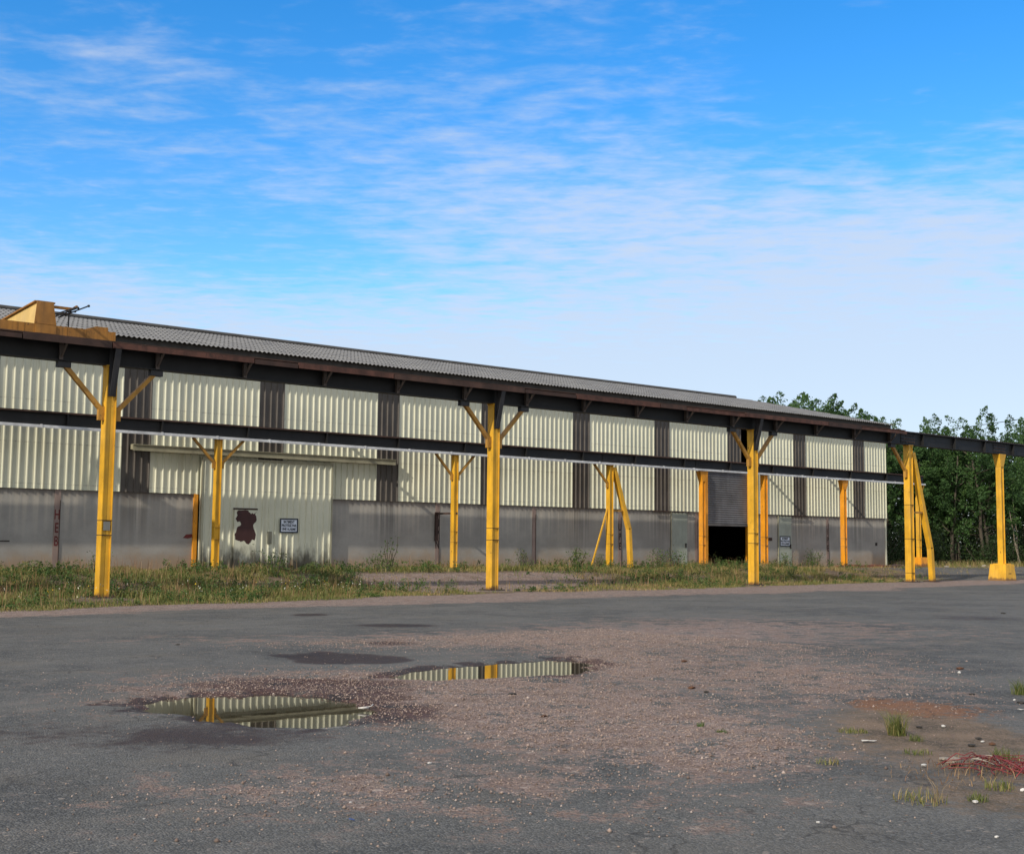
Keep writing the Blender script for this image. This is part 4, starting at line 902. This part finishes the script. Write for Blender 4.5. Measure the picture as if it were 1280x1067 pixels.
# pale bare stems at the wood's edge
PB = paint('pale_bark', (.24, .20, .15), .9, .3)
for x, y, h, lx, ly, lab in ((75.6, 41.6, 3.6, -.7, .2, 'pale bare slanting stem, left one between the raking leg and the block post'), (76.2, 41.9, 4.6, -.5, .1, 'tallest pale bare stem between the raking leg and the block post'),
        (76.9, 41.5, 4.0, .25, 0, 'upright pale bare stem left of the block post'), (76.5, 40.6, 1.7, 1.0, 0, 'short pale stem leaning right among the bushes left of the block'), (77.0, 40.4, 1.5, -.9, .2, 'short pale stem leaning left among the bushes left of the block'),
        (74.4, 40.9, 1.6, -.5, 0, 'short thin grey stem right of the raking leg'), (81.4, 38.9, 4.2, -.7, .2, 'pale bare stem curving upward right of the block post'), (81.0, 38.6, 1.6, -.5, .1, 'short pale stump like stem right of the block post')):
    mb = MB(); rr = random.Random(int(x*10+h*7)); p = Vector((x, y, .3)); pts = [p.copy()]
    for k in range(6): p = p+Vector((lx/6+rr.uniform(-.06, .06), ly/6+rr.uniform(-.05, .05), h/6)); pts.append(p.copy())
    mb.tube(pts, [.05-.006*k for k in range(7)], 6)
    q = pts[4]; mb.tube([q, q+Vector((rr.uniform(-.3, .3), 0, .3)), q+Vector((rr.uniform(-.6, .6), .1, .8))], [.02, .015, .006], 5)
    o = mb.build('bare_stem', PB, smooth=True, origin=(x, y, .3)); tag(o, lab, 'stem', 'bare stems at the wood edge')
# weeds along the wall and in the verge, each its own plant
def weed(px_x, y, s, seed, label, mat=WEED, W=.45, H=.8, n=420, ls=(.03, .09)):
    t = make_bush('weed', seed, W, H, n, mat, label, 'weed', 'weeds in the verge', 6, DRY.copy() if False else BARK, ls); t.location = (px_x, y, float(GZ(y))); t.scale = (s, s, s); return t
weed(24.9, 37.9, 1.1, 101, 'bright green weed at the right corner of the sliding door')
weed(19.9, 36.2, 1.25, 102, 'dark green weed clump at the foot of the left slim post')
weed(18.6, 31.9, 1.1, 103, 'leafy weed in the grass right of the far left post', n=600)
weed(25.9, 38.6, 1.5, 104, 'tall thin dark weed against the concrete right of the sliding door', W=.22, H=.95, n=110)
weed(32.3, 38.6, 1.1, 105, 'dark weed against concrete, right of the mid post', W=.3, H=1.0, n=260)
weed(34.9, 38.4, 1.3, 106, 'big green grass like weed clump below the rusty column', n=600)
weed(36.0, 38.3, .9, 107, 'low weed at the foot of the thin yellow stay')
weed(39.8, 38.6, 1.2, 108, 'weed right of the rear raking leg', n=500)
weed(41.3, 39.0, 1.2, 109, 'pale weed in front of the left pale side door', W=.5)
weed(44.3, 39.3, .9, 110, 'weed between orange post and roller shutter')
weed(46.2, 39.4, 1.0, 111, 'sprawling weed on the sill of the roller shutter', W=.7, H=.6)
weed(49.2, 38.9, 1.1, 112, 'weed against the wall left of the narrow pale door')
weed(51.9, 39.4, 1.2, 113, 'dark weed right of the narrow pale door', n=500)
weed(9.6, 36.5, 1.3, 114, 'leafy weed at the far left below the concrete wall', n=600)
weed(14.9, 38.3, 1.0, 115, 'weed at the foot of the column lettered HEB')
weed(16.6, 30.6, .8, 116, 'small leafy weed near the gravel edge at left', n=500)
weed(21.6, 34.2, 1.0, 117, 'green weed in front of the wicket door', n=500)
weed(36.6, 34.3, .7, 118, 'low weed in front of the rear raking leg post')
weed(44.6, 35.2, .9, 119, 'weed in front of the roller shutter', n=500)
weed(23.0, 31.2, .5, 120, 'low weed at the front edge of the verge, left of mid post')
# yellow and white wild flowers
def broad_weeds():           # low broad-leaved growth between the grasses
    nc = 2600; X = rng.uniform(3, 56, nc*3); Y = rng.uniform(26.5, 40, nc*3); d = Y-edge(X)
    bare_ = sstep(22, 25, X)*sstep(34.5, 29.5, X)*sstep(1.0, 2.0, d)*sstep(37.6, 36.4, Y)
    pr = sstep(.1, .9, d)*(1-bare_)*sstep(.35, .75, vnoise(X, Y, 1.3, 71))*(1-.8*sstep(48, 52, X))
    for px_ in (12.77, 25.71, 38.71, 49.34): pr = pr*(1-.97*sstep(1.8, .8, np.hypot(X-px_+.55, (Y-FY+1.2)*.8)))
    k = rng.random(len(X)) < pr; X, Y = X[k][:nc], Y[k][:nc]; C = []; T = []
    for x, y in zip(X, Y):
        m = int(rng.integers(14, 46)); r_ = rng.uniform(.08, .26); hh = rng.uniform(.08, .42)*min(1, max(.35, (y-float(edge(x)))/1.6))
        zz_ = rng.random(m)**.8*hh; a = rng.uniform(0, 6.28, m); q = r_*np.sqrt(rng.random(m))*(1-.5*zz_/hh)
        C.append(np.stack([x+np.cos(a)*q, y+np.sin(a)*q, GZ(y)+zz_], -1)); T.append(np.clip(rng.normal(rng.random()*.9, .12, m), 0, 1))
    C = np.concatenate(C); T = np.concatenate(T); V, F = leaf_cloud(C, rng.uniform(.03, .10, len(C)), rng)
    o = leaf_obj('low_weeds', V, F, T, WEED); tag(o, 'low broad leaved weeds mixed into the grass verge', 'weeds', kind='stuff')
broad_weeds()
def flowers(name, n, c, xr, yr, label, seed):
    rnd = np.random.default_rng(seed); X = rnd.uniform(*xr, n); Y = rnd.uniform(*yr, n); Z = GZ(Y)+rnd.uniform(.2, .45, n)
    V, F = leaf_cloud(np.stack([X, Y, Z], -1), rnd.uniform(.035, .07, n), rnd); m = paint(name+'_petals', c, .7, .1)
    o = leaf_obj(name, V, F, np.zeros(n), m); tag(o, label, 'flowers', kind='stuff')
flowers('yellow_flowers', 45, (.6, .38, .01), (8, 20), (28.5, 34), 'scattered yellow wild flowers in the left verge', 5)
flowers('white_flowers', 130, (.42, .42, .36), (8, 21), (28.2, 34), 'scattered white wild flowers in the left verge', 6)

# tufts growing out of the yard
def tuft(px, py, n, h, spread, label, mats=GRASS, dry=.3):
    x, y = gp(px, py); r_ = empty('grass_tuft', (x, y, 0), label, 'grass tuft', 'grass tufts in the asphalt')
    a = rng.uniform(0, 6.28, n); rr = rng.random(n)**.6*spread; xs, ys = np.cos(a)*rr, np.sin(a)*rr
    o = make_blades('blades', xs, ys, np.zeros(n)-.004, h*rng.uniform(.35, 1.1, n), rng.uniform(.003, .007, n), np.clip(rng.normal(dry+.15, .25, n), 0, 1), mats, .7); o.parent = r_; return r_
tuft(1121, 918, 190, .20, .075, 'tallest grass tuft beside the rust stain', dry=.3)
tuft(1276, 868, 150, .17, .09, 'green grass tuft cut by the right picture edge', dry=.1)
tuft(1066, 914, 160, .035, .13, 'flat yellow green grass patch left of the tall tuft', dry=.35)
tuft(876, 907, 40, .05, .03, 'small bright green sprout in the pink gravel', WEED, .3)
tuft(902, 915, 40, .04, .05, 'fainter green sprout right of the small bright one', WEED, .25)
tuft(1145, 925, 50, .06, .06, 'small green tuft just right of the tall tuft', dry=.1)
tuft(1147, 941, 80, .04, .11, 'grey green low tuft above the red wire', dry=.1)
tuft(1257, 948, 110, .09, .10, 'green tuft growing behind the red wire tangle', dry=.15)
tuft(1250, 985, 110, .06, .10, 'yellow green tuft in front of the red wire tangle', dry=.4)
tuft(1034, 953, 60, .05, .08, 'sparse brown and green tuft left of the red wire', dry=.6)
tuft(1150, 1000, 110, .07, .16, 'sparse dry tuft in the lower right foreground', dry=.6)
tuft(1222, 1000, 60, .06, .06, 'small green tuft beside white stone in the lower right', dry=.1)
tuft(1172, 1003, 12, .17, .02, 'few long dry blades in the lower right foreground', DRY, .8)

# ------------------------------------------------------------------ litter
def wires():
    rr = random.Random(9); x0, y0 = gp(1243, 960); o = empty('wire_tangle', (x0, y0, 0), 'tangled red plastic wire lying in dry grass at the lower right edge', 'wire'); mb = MB()
    fx, fy = cyw, -syw; dx, dy = syw, cyw
    for k in range(40):
        c = (rr.uniform(-.2, .55), rr.uniform(-.2, .13)); L = rr.uniform(.12, .6); a = rr.gauss(-.25, .7); pts = []
        bend = rr.uniform(-1.2, 1.2); hgt = rr.uniform(.01, .10)
        for i in range(9):
            t = i/8-.5; ang = a+bend*t; u = c[0]+math.cos(ang)*L*t; v = c[1]+math.sin(ang)*L*t*.8; z = .012+hgt*(1-4*t*t)*rr.uniform(.7, 1.2)
            pts.append((x0+fx*u+dx*v, y0+fy*u+dy*v, max(.006, z)))
        mb.tube(pts, rr.uniform(.002, .0042), 5)
    mb.build('wires', REDWIRE, o, smooth=True)
    mb = MB(); pts = []
    for i in range(25):
        a = i/24*6.28; u = -.06+.10*math.cos(a); v = .03+.10*math.sin(a); pts.append((x0+fx*u+dx*v, y0+fy*u+dy*v, .05+.02*math.sin(a*2)))
    mb.tube(pts, .006, 5); mb.build('pale_loop', STONE, o, smooth=True)
wires()
n = 260; x0, y0 = gp(1225, 963); xs = rng.normal(0, .34, n); ys = rng.normal(0, .2, n)
o = make_blades('dry_grass', xs+x0, ys+y0, np.zeros(n), rng.uniform(.02, .09, n), rng.uniform(.003, .006, n), rng.random(n), DRY, 1.2); tag(o, 'flattened dry grass under the red wire tangle', 'dry grass', kind='stuff')
def stone(px, py, r, mat, name, label, cat, group=None, fl=.55):
    x, y = gp(px, py); mb = MB(); mb.lump((x, y, r*fl*.6), (r, r*.8, r*fl), .3); o = mb.build(name, mat, origin=(x, y, 0)); tag(o, label, cat, group)
stone(1192, 955, .06, RUB, 'rubble_lump', 'pale grey rubble lump at the left end of the red wire', 'rubble', fl=.6)
stone(1180, 949, .038, RUB, 'rubble_lump', 'smaller flat pale rubble lump beside the larger lump', 'rubble', fl=.3)
for px, py, r, lab in ((180,1024,.010,'small white stone in the lower left foreground'),(438,1003,.010,'small white stone in the lower middle foreground, near the blue plastic scrap'),(537,954,.016,'white stone on grey asphalt below the nearer puddle'),
    (1155,957,.022,'white stone left of the rubble and red wire'),(1179,908,.022,'white stone between tall tuft and rust stain'),(1219,1003,.020,'white stone in the lower right foreground'),(1279,988,.022,'white stone at the right picture edge below the wire'),
    (1199,841,.028,'largest white stone, far right above the rust stain'),(1268,875,.016,'tiny white stone by the right edge tuft'),(1228,927,.016,'pale stone among dark clods at right'),(1023,1028,.012,'pale stone near the bottom, right of centre'),(1246,1046,.012,'pale stone near the bottom right corner')):
    stone(px, py, r, PALE, 'white_stone', lab, 'stone', 'white stones in the yard')
for px, py, r, m, lab in ((865,860,.045,BROWNST,'brown clod of earth on the pink gravel right of the far puddle'),(883,865,.03,DKST,'dark flat clod right of the brown one'),(1214,932,.035,DKST,'round dark clod above the red wire'),(1240,930,.03,BROWNST,'brown clod right of the round dark clod'),
    (1223,923,.028,DKST,'dark clod behind the pale stone at right'),(1149,909,.03,DKST,'dark clod just right of the tall grass tuft'),(1277,879,.05,DKST,'dark lump under the right edge tuft'),(1254,767,.07,DKST,'dark lump on the far asphalt at right'),(222,806,.035,DKST,'dark clod on the far asphalt at left'),
    (640,868,.045,DKST,'dark clod below the far puddle'),(680,895,.03,BROWNST,'brown clod on pink gravel at centre'),(1200,836,.05,BROWNST,'brown clod behind the largest white stone'),(855,827,.05,BROWNST,'flat brown clod on the gravel far right of the puddle'),(1215,868,.035,DKST,'dark sliver on the rust stain')):
    stone(px, py, r, m, 'clod', lab, 'clod', 'clods of earth in the yard', .35)
def scrap(px, py, w, d, mat, name, label, cat, ang=0):
    x, y = gp(px, py); mb = MB(); rr = random.Random(int(px)); n = 7; pts = []
    for i in range(n):
        a = i/n*6.28; pts.append((w*.5*math.cos(a)*rr.uniform(.8, 1.15), d*.5*math.sin(a)*rr.uniform(.7, 1.2)))
    ca, sa = math.cos(-YAW+ang), math.sin(-YAW+ang); vs = [(x+u*ca-v*sa, y+u*sa+v*ca, .008+rr.uniform(0, .012)) for u, v in pts]
    mb.add(vs+[(a, b, c+.003) for a, b, c in vs], [tuple(range(n-1,-1,-1)), tuple(range(n, 2*n))]+[(i, (i+1)%n, (i+1)%n+n, i+n) for i in range(n)])
    o = mb.build(name, mat, origin=(x, y, 0)); tag(o, label, cat)
scrap(1086, 927, .11, .05, PALE, 'paper_scrap', 'white paper scrap lying left of the tall tuft', 'scrap')
scrap(440, 1027, .035, .03, BLUE, 'plastic_scrap', 'small blue plastic scrap on the foreground asphalt', 'scrap')
scrap(1276, 888, .07, .03, PALE, 'paper_scrap', 'flat white paper scrap at the right picture edge', 'scrap')
scrap(1085, 857, .07, .03, paint('tan_scrap', (.35,.25,.17), .8), 'cardboard_scrap', 'small tan cardboard scrap above the rust stain', 'scrap')
def cup():
    x, y = gp(456, 885); mb = MB(); q = lambda u, v: (x+u*cyw+v*syw, y-u*syw+v*cyw)
    mb.tube([(*q(-.06, 0), .004), (*q(-.02, -.01), .006), (*q(.03, .01), .008)], [.004, .010, .011], 8); mb.tube([(*q(.01, .01), .008), (*q(.055, .05), .016), (*q(.065, .08), .03)], .005, 6)
    o = mb.build('plastic_litter', PALE, origin=(x, y, 0), smooth=True); tag(o, 'crumpled white plastic litter at the edge of the nearer puddle', 'litter')
cup()
def debris():
    nb = 420; P_ = [(1000, 828, 120, 6), (1170, 850, 110, 28), (1200, 915, 90, 35), (900, 850, 80, 20), (1150, 985, 120, 40), (650, 880, 90, 20), (500, 800, 200, 30), (1000, 960, 200, 40)]; C = []
    for _ in range(nb):
        a, b, c, d = P_[int(rng.integers(0, len(P_)))]; x, y = gp(a+rng.normal()*c*.5, b+rng.normal()*d*.5); C.append((x, y, .006))
    C = np.array(C); V, F = leaf_cloud(C, rng.uniform(.015, .055, nb), rng); V[:, 2] = .006+np.abs(V[:, 2]-.006)*.35
    o = leaf_obj('leaf_litter', V, F, rng.random(nb), leaf_mat('dead_leaves', (.03, .02, .014), (.10, .05, .028), (.24, .17, .11), .05)); tag(o, 'dead leaves and dark chips scattered over the asphalt', 'leaf litter', kind='stuff')
debris()
# bits of rubble far right, beyond the end posts
for i, (x, y, r) in enumerate(((60.8, 37.6, .12), (63.5, 37.9, .10), (65.6, 38.2, .14), (67.8, 37.8, .09))):
    mb = MB(); mb.lump((x, y, .5+r*.3), (r*1.4, r, r*.6), .3); o = mb.build('rubble', STONE, origin=(x, y, .5)); tag(o, 'pale rubble piece on the ground between end posts and the wood', 'rubble', 'rubble before the wood')
for x, y, r, lab in ((58.2, 38.9, .28, 'dark rusty scrap pile at the foot of the warehouse corner'),):
    mb = MB(); 
    for k in range(9): mb.lump((x+random.uniform(-.7, .7), y+random.uniform(-.2, .2), .55), (r*random.uniform(.5, 1), r*.6, .1), .3)
    o = mb.build('scrap_pile', RUSTD, origin=(x, y, .5)); tag(o, lab, 'scrap pile')
mb = MB(); 
for k in range(7): mb.box(53.3+k*.62, 53.3+k*.62+.55, 38.95+.05*(k % 2), 39.25, .5, .60+.02*(k % 3))
o = mb.build('brick_row', paint('red_brick', (.20, .075, .05), .9, .3), origin=(55, 39, .5)); tag(o, 'low row of red bricks at the foot of the wall by the slim orange post', 'bricks')
# overhead wire and its pole far right
pw = empty('utility_pole', (128, 60, .4), 'wooden utility pole with wire over the trees at the right', 'utility pole')
mb = MB(); mb.tube([(128, 60, .3), (128, 60, 16.6)], [.16, .11], 8); mb.build('pole', POLE, pw)
mb = MB(); mb.tube([(128+(66-128)*t, 60, 16.4+(8.0-16.4)*t-2.4*t*(1-t)) for t in [i/16 for i in range(17)]], .03, 5); mb.build('wire', BLK, pw)
